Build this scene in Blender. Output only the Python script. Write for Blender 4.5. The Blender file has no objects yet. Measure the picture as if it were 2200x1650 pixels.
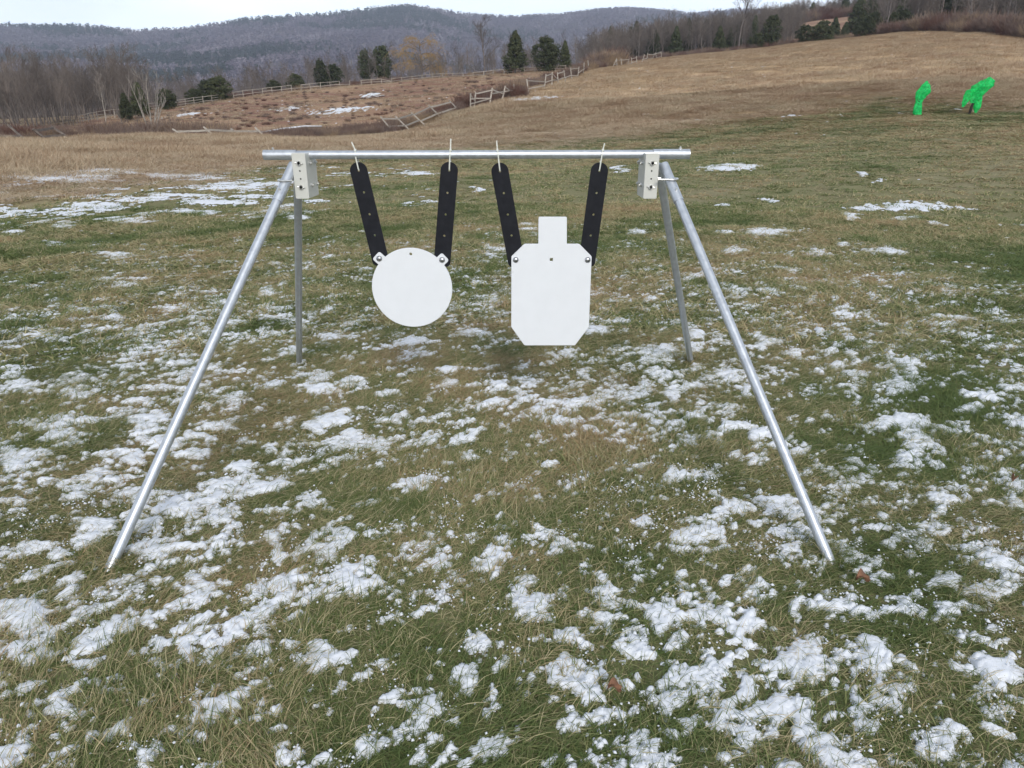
import bpy, math, random
import numpy as np
from mathutils import Vector, Matrix

R = math.radians
SC = bpy.context.scene
COL = SC.collection

# ------------------------------------------------------------ camera, sky, sun
F = 1500.0                      # focal length in pixels of the 2200 px photograph
PITCH = math.atan((825 - 252) / F)
H = 1.2345                      # eye height
cam_d = bpy.data.cameras.new('camera'); cam = bpy.data.objects.new('camera', cam_d); COL.objects.link(cam)
cam_d.sensor_width = 36; cam_d.lens = 36 * F / 2200
cam_d.clip_start = 0.05; cam_d.clip_end = 12000
cam.location = (0, 0, H); cam.rotation_euler = (math.pi / 2 - PITCH, 0, 0)
SC.camera = cam
SUN_EL, SUN_AZ = 30, 170        # degrees; azimuth clockwise from +Y (ahead of the camera)
world = bpy.data.worlds.new('World'); SC.world = world; world.use_nodes = True
nt = world.node_tree; nt.nodes.clear()
out = nt.nodes.new('ShaderNodeOutputWorld'); bg = nt.nodes.new('ShaderNodeBackground')
sky = nt.nodes.new('ShaderNodeTexSky'); sky.sky_type = 'NISHITA'; sky.sun_disc = False
sky.sun_elevation = R(SUN_EL); sky.sun_rotation = R(SUN_AZ); sky.air_density = 1.0; sky.dust_density = 1.5; sky.ozone_density = 1.2
# thin bright overcast veil over the blue
tc = nt.nodes.new('ShaderNodeTexCoord'); noi = nt.nodes.new('ShaderNodeTexNoise'); noi.inputs['Scale'].default_value = 2.2
noi.inputs['Detail'].default_value = 5
mp = nt.nodes.new('ShaderNodeMapping'); mp.inputs['Scale'].default_value = (1, 1, 3)
rmp = nt.nodes.new('ShaderNodeMapRange'); rmp.inputs['From Min'].default_value = 0.25; rmp.inputs['From Max'].default_value = 0.65
rmp.inputs['To Min'].default_value = 0.55; rmp.inputs['To Max'].default_value = 0.95
mix = nt.nodes.new('ShaderNodeMix'); mix.data_type = 'RGBA'
L = nt.links.new
L(tc.outputs['Generated'], mp.inputs[0]); L(mp.outputs[0], noi.inputs['Vector']); L(noi.outputs['Fac'], rmp.inputs['Value'])
sep = nt.nodes.new('ShaderNodeSeparateXYZ'); hr = nt.nodes.new('ShaderNodeMapRange'); hr.inputs['From Min'].default_value = 0.0; hr.inputs['From Max'].default_value = 0.5
hr.inputs['To Min'].default_value = 3.2; hr.inputs['To Max'].default_value = 0.95; vm = nt.nodes.new('ShaderNodeVectorMath'); vm.operation = 'SCALE'; vm.inputs[0].default_value = (11.0, 12.0, 13.0)
L(tc.outputs['Generated'], sep.inputs[0]); L(sep.outputs['Z'], hr.inputs['Value']); L(hr.outputs[0], vm.inputs['Scale']); L(vm.outputs[0], mix.inputs['B'])
L(rmp.outputs[0], mix.inputs['Factor']); L(sky.outputs[0], mix.inputs['A']); L(mix.outputs['Result'], bg.inputs[0])
bg.inputs[1].default_value = 0.058; L(bg.outputs[0], out.inputs[0])
sun_d = bpy.data.lights.new('sun', 'SUN'); sun_d.energy = 2.45; sun_d.angle = R(14); sun_d.color = (1, 0.95, 0.87)
sun = bpy.data.objects.new('sun', sun_d); COL.objects.link(sun)
sd = Vector((math.sin(R(SUN_AZ)) * math.cos(R(SUN_EL)), math.cos(R(SUN_AZ)) * math.cos(R(SUN_EL)), math.sin(R(SUN_EL))))
sun.rotation_euler = sd.to_track_quat('Z', 'Y').to_euler()
SC.view_settings.view_transform = 'Standard'; SC.view_settings.look = 'None'
SC.view_settings.exposure = 0.24; SC.view_settings.gamma = 1.0
SC.render.engine = 'CYCLES'
SC.cycles.max_bounces = 6; SC.cycles.volume_bounces = 0

# ------------------------------------------------------------ small helpers
def tag(o, label=None, cat=None, group=None, kind=None):
    if label: o['label'] = label
    if cat: o['category'] = cat
    if group: o['group'] = group
    if kind: o['kind'] = kind
    return o

def link(name, me, mat=None, parent=None, smooth=False):
    if mat is not None and not me.materials: me.materials.append(mat)
    o = bpy.data.objects.new(name, me); COL.objects.link(o)
    if parent is not None: o.parent = parent
    if smooth: me.polygons.foreach_set('use_smooth', [True] * len(me.polygons))
    return o

def empty(name, loc, rz=0.0):
    o = bpy.data.objects.new(name, None); COL.objects.link(o); o.location = loc; o.rotation_euler = (0, 0, rz)
    o.empty_display_size = 0.1
    return o

def np_mesh(name, v, f):
    """v (n,3) array; f (m,k) array of equal sized faces"""
    v = np.asarray(v, dtype=np.float32); f = np.asarray(f, dtype=np.int32)
    me = bpy.data.meshes.new(name); k = f.shape[1]
    me.vertices.add(len(v)); me.vertices.foreach_set('co', v.ravel())
    me.loops.add(f.size); me.loops.foreach_set('vertex_index', f.ravel())
    me.polygons.add(len(f)); me.polygons.foreach_set('loop_start', np.arange(len(f), dtype=np.int32) * k)
    me.update(calc_edges=True); me.validate()
    return me

def attr(me, name, vals, typ='FLOAT'):
    a = me.attributes.new(name, typ, 'POINT'); a.data.foreach_set('value' if typ != 'FLOAT_VECTOR' else 'vector', np.asarray(vals, dtype=np.float32 if typ != 'INT' else np.int32).ravel())

# value noise
def _h(ix, iy, seed):
    n = (ix.astype(np.int64) * 374761393 + iy.astype(np.int64) * 668265263 + seed * 974634777) & 0xffffffff
    n = ((n ^ (n >> 13)) * 1274126177) & 0xffffffff
    n = (n ^ (n >> 16))
    return (n & 0xffff) / 65535.0
def vnoise(x, y, seed=0):
    ix, iy = np.floor(x), np.floor(y); fx, fy = x - ix, y - iy
    fx = fx * fx * fx * (fx * (fx * 6 - 15) + 10); fy = fy * fy * fy * (fy * (fy * 6 - 15) + 10)
    a = _h(ix, iy, seed); b = _h(ix + 1, iy, seed); c = _h(ix, iy + 1, seed); d = _h(ix + 1, iy + 1, seed)
    return (a * (1 - fx) + b * fx) * (1 - fy) + (c * (1 - fx) + d * fx) * fy
def fbm(x, y, seed=0, oct=4, gain=0.5):
    s = 0.0; a = 1.0; t = 0.0
    for i in range(oct):
        c, q = math.cos(0.6 + i), math.sin(0.6 + i)
        s = s + a * vnoise(x * c - y * q, x * q + y * c, seed + i * 17); t += a; a *= gain; x = x * 2.03; y = y * 2.03
    return s / t
def sstep(x, a, b):
    t = np.clip((x - a) / (b - a), 0, 1); return t * t * (3 - 2 * t)

# ------------------------------------------------------------ measuring the photograph
CP, SP = math.cos(PITCH), math.sin(PITCH)
def ray(px, py):
    a = (px - 1100) / F; b = -(py - 825) / F
    return np.array([a, CP + b * SP, -SP + b * CP])
def on_ground(px, py):
    r = ray(px, py); return r * (-H / r[2]) + np.array([0, 0, H])
def on_y(px, py, y):
    r = ray(px, py); return r * (y / r[1]) + np.array([0, 0, H])
def az_of(px, py=170.0):
    r = ray(px, py); return math.atan2(r[0], r[1])
def slope_of(az, row):
    b = (825 - row) / F
    return np.cos(az) * (b * CP - SP) / (CP + b * SP)

# ------------------------------------------------------------ the lie of the land (height over distance and bearing)
RS = [0.3, 8, 12, 20, 30, 45, 60, 80, 110, 150, 200, 250, 310, 400, 520, 800]
flat = lambda r: 252 + (H / r) * F * (1 + (573 / F) ** 2) / (1 + (H / r) * 573 / F)
TAB = {
    -250: [None, None, None, 358, 325, 304, 303, 300, 292, 272, 262, 255, 250, 245, 243, 240],
    0:    [None, None, None, 358, 325, 304, 303, 300, 289, 266, 258, 250, 246, 242, 240, 238],
    200:  [None, None, None, 358, 323, 302, 302, 296, 274, 250, 248, 246, 244, 240, 238, 236],
    400:  [None, None, None, 358, 323, 301, 300, 285, 252, 222, 226, 230, 232, 233, 233, 233],
    600:  [None, None, None, 358, 323, 301, 298, 275, 238, 196, 200, 210, 218, 224, 228, 230],
    820:  [None, None, None, 358, 322, 299, 285, 260, 216, 178, 182, 192, 205, 215, 222, 228],
    1000: [None, None, None, 357, 319, 286, 242, 221, 194, 166, 168, 178, 190, 205, 218, 225],
    1100: [None, None, None, 355, 316, 276, 229, 203, 180, 159, 158, 166, 175, 190, 205, 220],
    1250: [None, None, None, 352, 311, 268, 223, 192, 167, 150, 146, 148, 155, 165, 185, 210],
    1430: [None, None, None, 347, 302, 257, 214, 180, 150, 131, 128, 130, 125, 120, 130, 190],
    1700: [None, None, None, 340, 290, 240, 194, 158, 126, 105, 99, 103, 62, 48, 60, 150],
    1900: [None, None, None, 335, 282, 232, 180, 142, 109, 85, 78, 84, 42, 24, 40, 140],
    2040: [None, None, None, 332, 278, 228, 175, 137, 102, 76, 64, 60, 45, 32, 45, 140],
    2200: [None, None, None, 330, 275, 233, 182, 146, 113, 93, 80, 65, 50, 40, 50, 140],
    2450: [None, None, None, 330, 275, 233, 182, 146, 113, 93, 80, 65, 50, 40, 50, 140]}
AZG = np.radians(np.arange(-56, 56.01, 0.5)); LRG = np.linspace(math.log(0.3), math.log(800), 340)
_cols = sorted(TAB); _caz = np.array([az_of(p) for p in _cols])
_S = np.zeros((len(_cols), len(LRG)))
for i, p in enumerate(_cols):
    rows = [flat(r) if v is None else v for r, v in zip(RS, TAB[p])]
    sl = []
    for r, v in zip(RS, rows):
        sl.append(-H / r if r <= 12 else float(slope_of(_caz[i], v)))
    zz = [H + r * s for r, s in zip(RS, sl)]
    _S[i] = np.interp(LRG, np.log(RS), zz)
ZG = np.zeros((len(AZG), len(LRG)))
for j in range(len(LRG)): ZG[:, j] = np.interp(AZG, _caz, _S[:, j])
def _blur(a, n, ax):
    k = np.exp(-np.linspace(-2, 2, 2 * n + 1) ** 2); k /= k.sum()
    p = np.concatenate([np.repeat(np.take(a, [0], ax), n, ax), a, np.repeat(np.take(a, [-1], ax), n, ax)], ax)
    return np.apply_along_axis(lambda m: np.convolve(m, k, 'valid'), ax, p)
ZG = _blur(_blur(ZG, 7, 0), 5, 1)
def base_z(x, y):
    x = np.asarray(x, float); y = np.asarray(y, float)
    r = np.hypot(x, y); az = np.arctan2(x, y)
    u = np.clip((az - AZG[0]) / (AZG[1] - AZG[0]), 0, len(AZG) - 1.001)
    v = np.clip((np.log(np.maximum(r, 0.3)) - LRG[0]) / (LRG[1] - LRG[0]), 0, len(LRG) - 1.001)
    iu, iv = u.astype(int), v.astype(int); fu, fv = u - iu, v - iv
    z = (ZG[iu, iv] * (1 - fu) + ZG[iu + 1, iv] * fu) * (1 - fv) + (ZG[iu, iv + 1] * (1 - fu) + ZG[iu + 1, iv + 1] * fu) * fv
    z = z * (1 - sstep(np.abs(az), R(56), R(110)))
    z = z * (1 - sstep(r, 700, 900)) - 10 * sstep(r, 700, 900)
    return z
def ground_z(x, y):
    x = np.asarray(x, float); y = np.asarray(y, float); r = np.hypot(x, y)
    n = (fbm(x / 0.9, y / 0.9, 3, 3) - 0.5) * 0.035 * sstep(r, 0.2, 2)
    n = n + (fbm(x / 5, y / 5, 5, 2) - 0.5) * 0.35 * sstep(r, 8, 40) + (fbm(x / 22, y / 22, 8, 3) - 0.5) * 1.3 * sstep(r, 30, 110)
    return base_z(x, y) + n
def at(px, r, row=170.0):
    """the ground point r metres away in the direction of column px"""
    a = az_of(px, row); x, y = r * math.sin(a), r * math.cos(a)
    return Vector((x, y, float(ground_z(x, y))))
def hpx(npx, r):                 # metres spanned by npx photo pixels of height near the horizon at distance r
    return npx * r / (F * 1.146)

# zones
_lx = np.array([az_of(p, 300) for p in (-200, 0, 400, 620, 900, 1100, 1400, 1510, 1700, 1870, 2200, 2500)])
_lr = np.array([13.5, 14.0, 17, 21.5, 28, 32, 35, 40, 46, 50, 44, 42])
_fx = np.array([az_of(p, 230) for p in (-200, 0, 400, 820, 985, 1060, 1130, 1200, 1265, 1340, 1430, 1500, 2400)])
_fr = np.array([45, 45, 47, 52, 62, 70, 82, 104, 128, 150, 180, 230, 230])
def zones(x, y):
    r = np.hypot(x, y); az = np.arctan2(x, y)
    w = 1 + (fbm(x / 3.0, y / 3.0, 21, 3) - 0.5) * 0.22
    dry = sstep(r * w / np.interp(az, _lx, _lr), 0.86, 1.10)
    brn = sstep(r * (1 + (fbm(x / 6, y / 6, 22, 3) - 0.5) * 0.12) / np.interp(az, _fx, _fr), 0.97, 1.04)
    return dry, brn

# ------------------------------------------------------------ snow patches, where they lie on the ground
BL = """57,982,55,22 118,911,50,10 145,935,45,12 151,844,45,12 158,813,40,10 20,806,25,8 50,835,45,12 235,985,60,12 296,866,30,10
310,905,40,15 335,941,55,12 190,1020,30,12 208,1042,28,8 141,1062,35,18 35,1088,40,14 390,1080,85,24 475,1048,35,18 278,1055,35,15
485,1110,35,25 472,1160,38,15 590,1048,50,18 190,1160,48,22 80,1205,45,16 238,1150,25,15 318,1130,35,18 357,1180,40,15 585,1167,22,22
430,1250,40,20 620,1245,30,30 255,1268,28,12 250,1290,28,12 160,1270,25,20 690,900,40,15 585,958,28,12 530,992,32,12 672,840,40,10
570,832,30,10 336,833,50,7 498,863,25,12 460,911,30,9 440,872,25,8 414,975,40,8 404,943,45,10 1180,1183,28,25 1038,1215,30,20
962,1226,22,15 1136,1295,30,35 1155,1340,35,12 1290,1270,32,30 1442,1320,35,22 1373,1383,35,22 1216,1470,38,45 1318,1470,22,12
1260,1553,32,18 1325,1535,32,22 1005,1375,30,18 969,1440,32,35 1038,1473,14,18 824,1285,40,22 744,1252,40,22 875,1543,35,30
838,1513,40,12 1020,1557,18,22 918,1630,20,25 744,1620,50,22 1445,1625,70,30 1290,1637,50,12 1427,1510,18,30 1245,1368,35,18
1350,1437,12,12 886,737,35,12 1265,864,52,15 1195,868,22,6 1215,907,35,9 1281,927,22,8 1422,763,45,22 1430,802,40,8 1215,764,28,7
960,802,25,7 976,833,18,8 1093,829,18,8 1070,868,40,8 683,895,25,12 663,919,25,10 796,954,35,18 726,954,22,9 757,938,20,8
859,899,22,9 1027,931,14,14 976,938,20,12 1007,974,16,9 890,1048,40,14 702,1095,30,12 700,1170,28,12 1180,1150,22,30 750,825,28,12
671,809,25,10 667,843,30,9 835,847,40,6 1011,712,35,8 1281,716,35,9 710,723,28,6 894,766,25,6 1480,829,28,12 1449,1032,18,16
1485,1150,25,18 976,1150,20,8 1585,911,30,9 1640,936,15,25 1633,980,20,14 1927,911,90,12 1993,936,42,20 1967,958,50,10 1942,995,30,7
1716,958,25,14 1833,980,15,10 1996,1067,38,16 2175,1027,32,24 1593,1085,28,12 1553,1082,25,22 1498,1133,32,22 1655,1071,25,14
1651,1115,40,10 1902,1155,28,18 1945,1169,22,16 2127,1198,62,30 1980,1225,35,18 2030,1255,50,20 2100,1275,50,16 1727,1190,20,22
1844,1187,22,12 1636,1249,28,25 1655,1285,22,12 1778,1303,38,16 1844,1322,14,8 1945,1296,35,18 2033,1329,35,16 1520,1325,55,14
1436,1318,30,20 1589,1358,28,25 1709,1409,55,45 1764,1445,30,15 1895,1398,35,22 1931,1409,18,9 2040,1373,22,12 2145,1445,55,25
2190,1336,15,20 1690,1530,60,40 1650,1590,40,25 1890,1515,30,22 2030,1600,50,38 2120,1560,50,15 1790,1620,60,30 84,1325,78,27
73,1391,75,24 225,1304,38,28 233,1355,45,18 218,1413,35,15 124,1522,28,30 269,1569,30,16 418,1391,20,28 673,1405,30,35 473,1518,40,18
618,1610,50,25 429,1315,14,12 360,1318,28,10 290,1609,25,18 615,1253,28,32 111,397,75,7 188,390,70,6 235,380,60,4 387,383,80,5
101,371,30,3 27,456,60,4 202,441,50,4 286,432,60,4 404,424,60,3 488,407,70,5 572,397,50,4 124,484,25,5 269,471,45,5 397,457,40,3
464,436,60,4 555,424,55,4 18,498,22,3 94,521,15,3 249,548,30,5 269,612,25,4 363,659,40,5 471,646,30,5 235,680,30,6 404,541,14,3
602,568,20,5 572,629,14,8 599,663,22,7 716,663,14,7 565,717,22,5 602,753,18,9 20,794,30,9 336,780,18,6 377,780,30,7 269,804,20,8
300,733,30,7 1571,375,40,5 1833,395,9,3 1880,404,10,4 1662,432,14,3 1930,447,75,7 1827,466,12,7 1958,468,22,4 2018,481,10,4
1635,498,38,8 1567,498,18,4 1578,535,30,6 1746,542,30,7 1890,538,30,7 1796,525,12,4 1695,580,14,4 1695,599,18,4 1494,599,28,6
1594,629,28,8 1662,629,20,5 1746,649,15,6 1813,673,28,10 1867,681,14,6 2045,683,35,6 2032,696,22,4 2032,653,20,4 2122,666,16,7
2166,690,30,4 1635,733,24,12 1702,757,22,6 1742,713,14,6 1780,752,14,7 1833,760,9,8 1843,777,18,6 1780,777,22,6 1816,801,25,10
1941,791,22,12 1958,811,20,7 1924,834,45,14 1830,844,18,10 2153,752,45,5 1578,811,38,18 1494,827,32,9 1541,730,22,6 1494,716,20,14
1500,753,28,10 2176,838,30,8 2116,854,30,7 2012,762,12,6 881,373,35,4 1008,410,10,5 772,498,10,3 1138,480,20,3 1138,492,18,3
1361,498,18,5 1330,370,10,4 1058,532,28,6 1036,562,11,3 1040,605,9,4 2180,900,30,10 2080,880,30,8 2140,1080,30,10 1560,880,20,8
600,610,12,4 655,470,20,3 700,600,12,4 1100,560,8,3 1400,640,18,5 1345,690,20,6 760,690,20,6 640,690,14,6 1560,440,12,3"""
blobs = []
for s in BL.split():
    cx, cy, rx, ry = map(float, s.split(','))
    c = on_ground(cx, cy); ex = on_ground(cx + rx, cy) - c; ey = on_ground(cx, cy - ry) - c
    m = np.linalg.inv(np.array([[ex[0], ey[0]], [ex[1], ey[1]]]))
    blobs.append((c[0], c[1], m, 2.3 * (np.hypot(*ex[:2]) + np.hypot(*ey[:2]))))
def u2_(x, y): return x * 0.35 + y * 0.94
def v2_(x, y): return x * 0.94 - y * 0.35
def snow_field(x, y):
    """0 = bare, above 0 = snow lies here (value grows to about 1)"""
    x = np.asarray(x, float); y = np.asarray(y, float); r = np.hypot(x, y)
    wa = 0.10 + 0.5 * sstep(r, 4, 14)
    wx = x + (fbm(x / 0.13, y / 0.13, 31, 3) - 0.5) * 0.13 + (fbm(x / 0.8, y / 0.8, 33, 3) - 0.5) * wa
    wy = y + (fbm(x / 0.13, y / 0.13, 37, 3) - 0.5) * 0.13 + (fbm(x / 0.8, y / 0.8, 39, 3) - 0.5) * wa
    S = np.zeros_like(x)
    for (cx, cy, m, rad) in blobs:
        idx = np.nonzero((np.abs(wx - cx) < rad) & (np.abs(wy - cy) < rad))[0]
        if len(idx) == 0: continue
        dx, dy = wx[idx] - cx, wy[idx] - cy
        q = (m[0, 0] * dx + m[0, 1] * dy) ** 2 + (m[1, 0] * dx + m[1, 1] * dy) ** 2
        S[idx] = np.maximum(S[idx], np.exp(-0.62 * q))
    n0 = fbm(x / 0.55, y / 0.42, 43, 4)
    u = (x * 0.8 + y * 0.6); w_ = (-x * 0.6 + y * 0.8)      # frayed edges run with the combed grass
    n1 = fbm(u / 0.10, w_ / 0.045, 41, 5, 0.62) - 0.5
    n2 = fbm(x / 0.022, y / 0.022, 47, 2) - 0.5
    base = 0.15 + 0.29 * sstep(n0, 0.44, 0.70) * (1 - 0.6 * sstep(r, 3, 7))
    azv = np.arctan2(x, y)
    base = base * (1 - 0.9 * sstep(r, 8, 14)) + 0.36 * sstep(r, 8.5, 10.5) * (1 - sstep(r, 19, 24)) * (1 - sstep(azv, -0.22, 0.02)) * sstep(fbm(u2_(x, y) / 2.2, v2_(x, y) / 0.5, 131, 3), 0.42, 0.6)
    far = sstep(r, 5, 12)
    u2 = (x * 0.35 + y * 0.94); w2 = (x * 0.94 - y * 0.35)
    n3 = fbm(u2 / 0.22, w2 / 0.09, 45, 4, 0.75) - 0.5
    v = np.maximum(S, base) + n1 * 1.75 * (1 - far) + n3 * (1.0 + 2.8 * S) * far + n2 * 1.15 * (1 - far)
    v = v + (fbm(x / 1.1, y / 0.45, 49, 3) - 0.5) * 0.9 * far
    return (v - 0.665 - 0.0 * far) / 0.5
def far_snow(x, y):
    r = np.hypot(x, y); az = np.arctan2(x, y); v = np.full_like(x, -1.0)
    for px, r0, wpx, dr in ((265, 50, 50, 2.5), (400, 118, 35, 3), (360, 60, 30, 2), (1140, 68, 55, 3.5), 
                            (740, 100, 60, 5), (800, 125, 30, 4), (620, 110, 40, 4), (1460, 42, 40, .8), (1700, 41, 30, .8), (2110, 42, 30, .6), (560, 57, 50, 2)):
        a = az_of(px, 260); q = ((az - a) / (wpx / 1600)) ** 2 + ((r - r0 - (az - a) * 20) / dr) ** 2
        v = np.maximum(v, np.exp(-q) - 0.80 + (fbm(x / 0.35, y / 1.3, 51, 4, 0.6) - 0.5) * 2.4)
    return v * 1.2

# ------------------------------------------------------------ materials
class NB:
    def __init__(s, name, rough=0.9, metal=0.0, spec=0.3):
        s.m = bpy.data.materials.new(name); s.m.use_nodes = True; s.t = s.m.node_tree
        s.b = s.t.nodes['Principled BSDF']; s.b.inputs['Roughness'].default_value = rough
        s.b.inputs['Metallic'].default_value = metal; s.b.inputs['Specular IOR Level'].default_value = spec
    def n(s, typ, **kw):
        nd = s.t.nodes.new(typ)
        for k, v in kw.items():
            if k in nd.inputs: nd.inputs[k].default_value = v
            else: setattr(nd, k, v)
        return nd
    def l(s, a, b): s.t.links.new(a, b)
    def pos(s): return s.n('ShaderNodeNewGeometry').outputs['Position']
    def objco(s): return s.n('ShaderNodeTexCoord').outputs['Object']
    def noise(s, vec, scale, detail=3, stretch=None, rough=0.55):
        if stretch is not None:
            m = s.n('ShaderNodeMapping'); m.inputs['Scale'].default_value = stretch; s.l(vec, m.inputs[0]); vec = m.outputs[0]
        nd = s.n('ShaderNodeTexNoise'); nd.inputs['Scale'].default_value = scale; nd.inputs['Detail'].default_value = detail
        nd.inputs['Roughness'].default_value = rough; s.l(vec, nd.inputs['Vector']); return nd.outputs['Fac']
    def ramp(s, fac, stops):
        r = s.n('ShaderNodeValToRGB'); cr = r.color_ramp
        while len(cr.elements) < len(stops): cr.elements.new(0.5)
        for e, (p, c) in zip(cr.elements, stops): e.position = p; e.color = (*c, 1)
        s.l(fac, r.inputs[0]); return r.outputs[0]
    def mix(s, fac, a, b, mode='MIX'):
        m = s.n('ShaderNodeMix'); m.data_type = 'RGBA'; m.blend_type = mode
        for sock, v in (('Factor', fac), ('A', a), ('B', b)):
            if isinstance(v, (int, float)): m.inputs[sock].default_value = v
            elif isinstance(v, tuple): m.inputs[sock].default_value = (*v, 1)
            else: s.l(v, m.inputs[sock])
        return m.outputs['Result']
    def rng(s, v, a, b, c=0.0, d=1.0):
        m = s.n('ShaderNodeMapRange')
        for k, q in zip(('From Min', 'From Max', 'To Min', 'To Max'), (a, b, c, d)): m.inputs[k].default_value = q
        s.l(v, m.inputs['Value']); return m.outputs[0]
    def att(s, name, typ='GEOMETRY'):
        a = s.n('ShaderNodeAttribute'); a.attribute_name = name; a.attribute_type = typ; return a.outputs['Fac']
    def bump(s, h, strength=0.4, dist=0.02):
        b = s.n('ShaderNodeBump'); b.inputs['Strength'].default_value = strength; b.inputs['Distance'].default_value = dist
        s.l(h, b.inputs['Height']); s.l(b.outputs[0], s.b.inputs['Normal'])
    def col(s, c):
        if isinstance(c, tuple): s.b.inputs['Base Color'].default_value = (*c, 1)
        else: s.l(c, s.b.inputs['Base Color'])
        return s.m

def m_ground():
    k = NB('ground', 0.95, spec=0.1); p = k.pos()
    big = k.noise(p, 0.16, 4); mid = k.noise(p, 1.4, 5); fine = k.noise(p, 38, 4, rough=0.7); str_ = k.noise(p, 5, 4, (1, 0.35, 1))
    mo = k.n('ShaderNodeMapping'); mo.inputs['Rotation'].default_value = (0, 0, R(50)); mo.vector_type = 'TEXTURE'; mo.inputs['Scale'].default_value = (30, 1.9, 1); k.l(p, mo.inputs[0]); mow = k.noise(mo.outputs[0], 1.0, 1)
    lawn = k.mix(k.rng(big, 0.38, 0.62), (0.19, 0.20, 0.085), (0.29, 0.265, 0.145))
    lawn = k.mix(k.rng(mow, 0.35, 0.65), lawn, (0.30, 0.27, 0.16))
    lawn = k.mix(k.rng(mid, 0.45, 0.7, 0, 0.7), lawn, (0.25, 0.21, 0.125))
    lawn = k.mix(k.rng(fine, 0.35, 0.7, 0, 0.55), lawn, (0.055, 0.05, 0.03))
    dry = k.mix(k.rng(str_, 0.3, 0.7), (0.63, 0.47, 0.29), (0.47, 0.335, 0.21))
    dry = k.mix(k.rng(k.noise(p, 0.12, 5, (1, 1.6, 1)), 0.42, 0.62, 0, 0.75), dry, (0.36, 0.24, 0.155))
    brn = k.mix(k.rng(k.noise(p, 0.07, 5, (1, 1.8, 1)), 0.38, 0.62), (0.23, 0.125, 0.092), (0.38, 0.255, 0.165))
    brn = k.mix(k.rng(k.noise(p, 0.9, 5), 0.4, 0.7, 0, 0.35), brn, (0.20, 0.135, 0.10))
    c = k.mix(k.att('dry'), lawn, dry); c = k.mix(k.att('brn'), c, brn); c = k.mix(k.att('wood'), c, (0.10, 0.075, 0.06))
    k.bump(fine, 0.6, 0.03)
    return k.col(c)

def m_snow():
    k = NB('snow', 0.75, spec=0.25); p = k.pos()
    n = k.noise(p, 60, 5, rough=0.65); m = k.noise(p, 14, 3)
    k.bump(k.mix(0.5, n, m), 0.6, 0.008)
    sp = k.noise(p, 110, 2)
    c = k.mix(k.rng(sp, 0.66, 0.74, 0, 0.6), (0.70, 0.725, 0.785), (0.30, 0.29, 0.20))
    k.b.inputs['Subsurface Weight'].default_value = 0.0
    return k.col(c)

def m_blade(name, green, olive, straw, brown, bias, scale=1.0, tr=0.25):
    k = NB(name, 0.6, spec=0.25); p = k.pos()
    rb = k.att('rnd'); ri = k.n('ShaderNodeObjectInfo').outputs['Random']
    reg = k.noise(p, 0.55 * scale, 4); reg2 = k.noise(p, 2.2 * scale, 3)
    s = k.n('ShaderNodeMath', operation='ADD'); k.l(k.rng(reg, 0.3, 0.7, -0.34, 0.34), s.inputs[0]); k.l(rb, s.inputs[1])
    s2 = k.n('ShaderNodeMath', operation='ADD'); k.l(k.rng(reg2, 0.3, 0.7, -0.25, 0.25), s2.inputs[0]); k.l(s.outputs[0], s2.inputs[1])
    mo = k.n('ShaderNodeMapping'); mo.inputs['Rotation'].default_value = (0, 0, R(50)); mo.vector_type = 'TEXTURE'; mo.inputs['Scale'].default_value = (30, 1.9, 1); k.l(p, mo.inputs[0])
    sm = k.n('ShaderNodeMath', operation='ADD'); k.l(k.rng(k.noise(mo.outputs[0], 1.0, 1), 0.38, 0.62, -0.20, 0.34), sm.inputs[0]); k.l(s2.outputs[0], sm.inputs[1]); s2 = sm
    vl = k.n('ShaderNodeVectorMath', operation='LENGTH'); k.l(p, vl.inputs[0]); sd_ = k.n('ShaderNodeMath', operation='ADD'); k.l(k.rng(vl.outputs['Value'], 7, 40, 0, 0.26), sd_.inputs[0]); k.l(s2.outputs[0], sd_.inputs[1]); s2 = sd_
    s3 = k.n('ShaderNodeMath', operation='ADD'); k.l(k.rng(ri, 0, 1, -0.12 + bias, 0.12 + bias), s3.inputs[0]); k.l(s2.outputs[0], s3.inputs[1])
    c = k.ramp(s3.outputs[0], [(0.05, green), (0.38, olive), (0.62, straw), (0.95, brown)])
    k.l(c, k.b.inputs['Base Color'])
    t = k.n('ShaderNodeBsdfTranslucent'); k.l(c, t.inputs[0]); ms = k.n('ShaderNodeMixShader'); ms.inputs[0].default_value = tr
    k.l(k.b.outputs[0], ms.inputs[1]); k.l(t.outputs[0], ms.inputs[2])
    k.l(ms.outputs[0], k.t.nodes['Material Output'].inputs[0])
    return k.m

def m_net():
    k = NB('green_netting', 0.6, spec=0.3); p = k.objco(); n = k.noise(p, 9, 4)
    c = k.mix(k.rng(n, 0.35, 0.65), (0.0, 0.55, 0.13), (0.04, 0.95, 0.26)); k.l(c, k.b.inputs['Base Color'])
    t = k.n('ShaderNodeBsdfTranslucent'); k.l(c, t.inputs[0]); ms = k.n('ShaderNodeMixShader'); ms.inputs[0].default_value = .45; k.l(k.b.outputs[0], ms.inputs[1]); k.l(t.outputs[0], ms.inputs[2])
    tp = k.n('ShaderNodeBsdfTransparent'); m2 = k.n('ShaderNodeMixShader'); k.l(k.rng(k.noise(p, 26, 3), 0.52, 0.66, 0.12, 0.85), m2.inputs[0]); k.l(ms.outputs[0], m2.inputs[1]); k.l(tp.outputs[0], m2.inputs[2])
    k.l(m2.outputs[0], k.t.nodes['Material Output'].inputs[0]); return k.m

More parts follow.
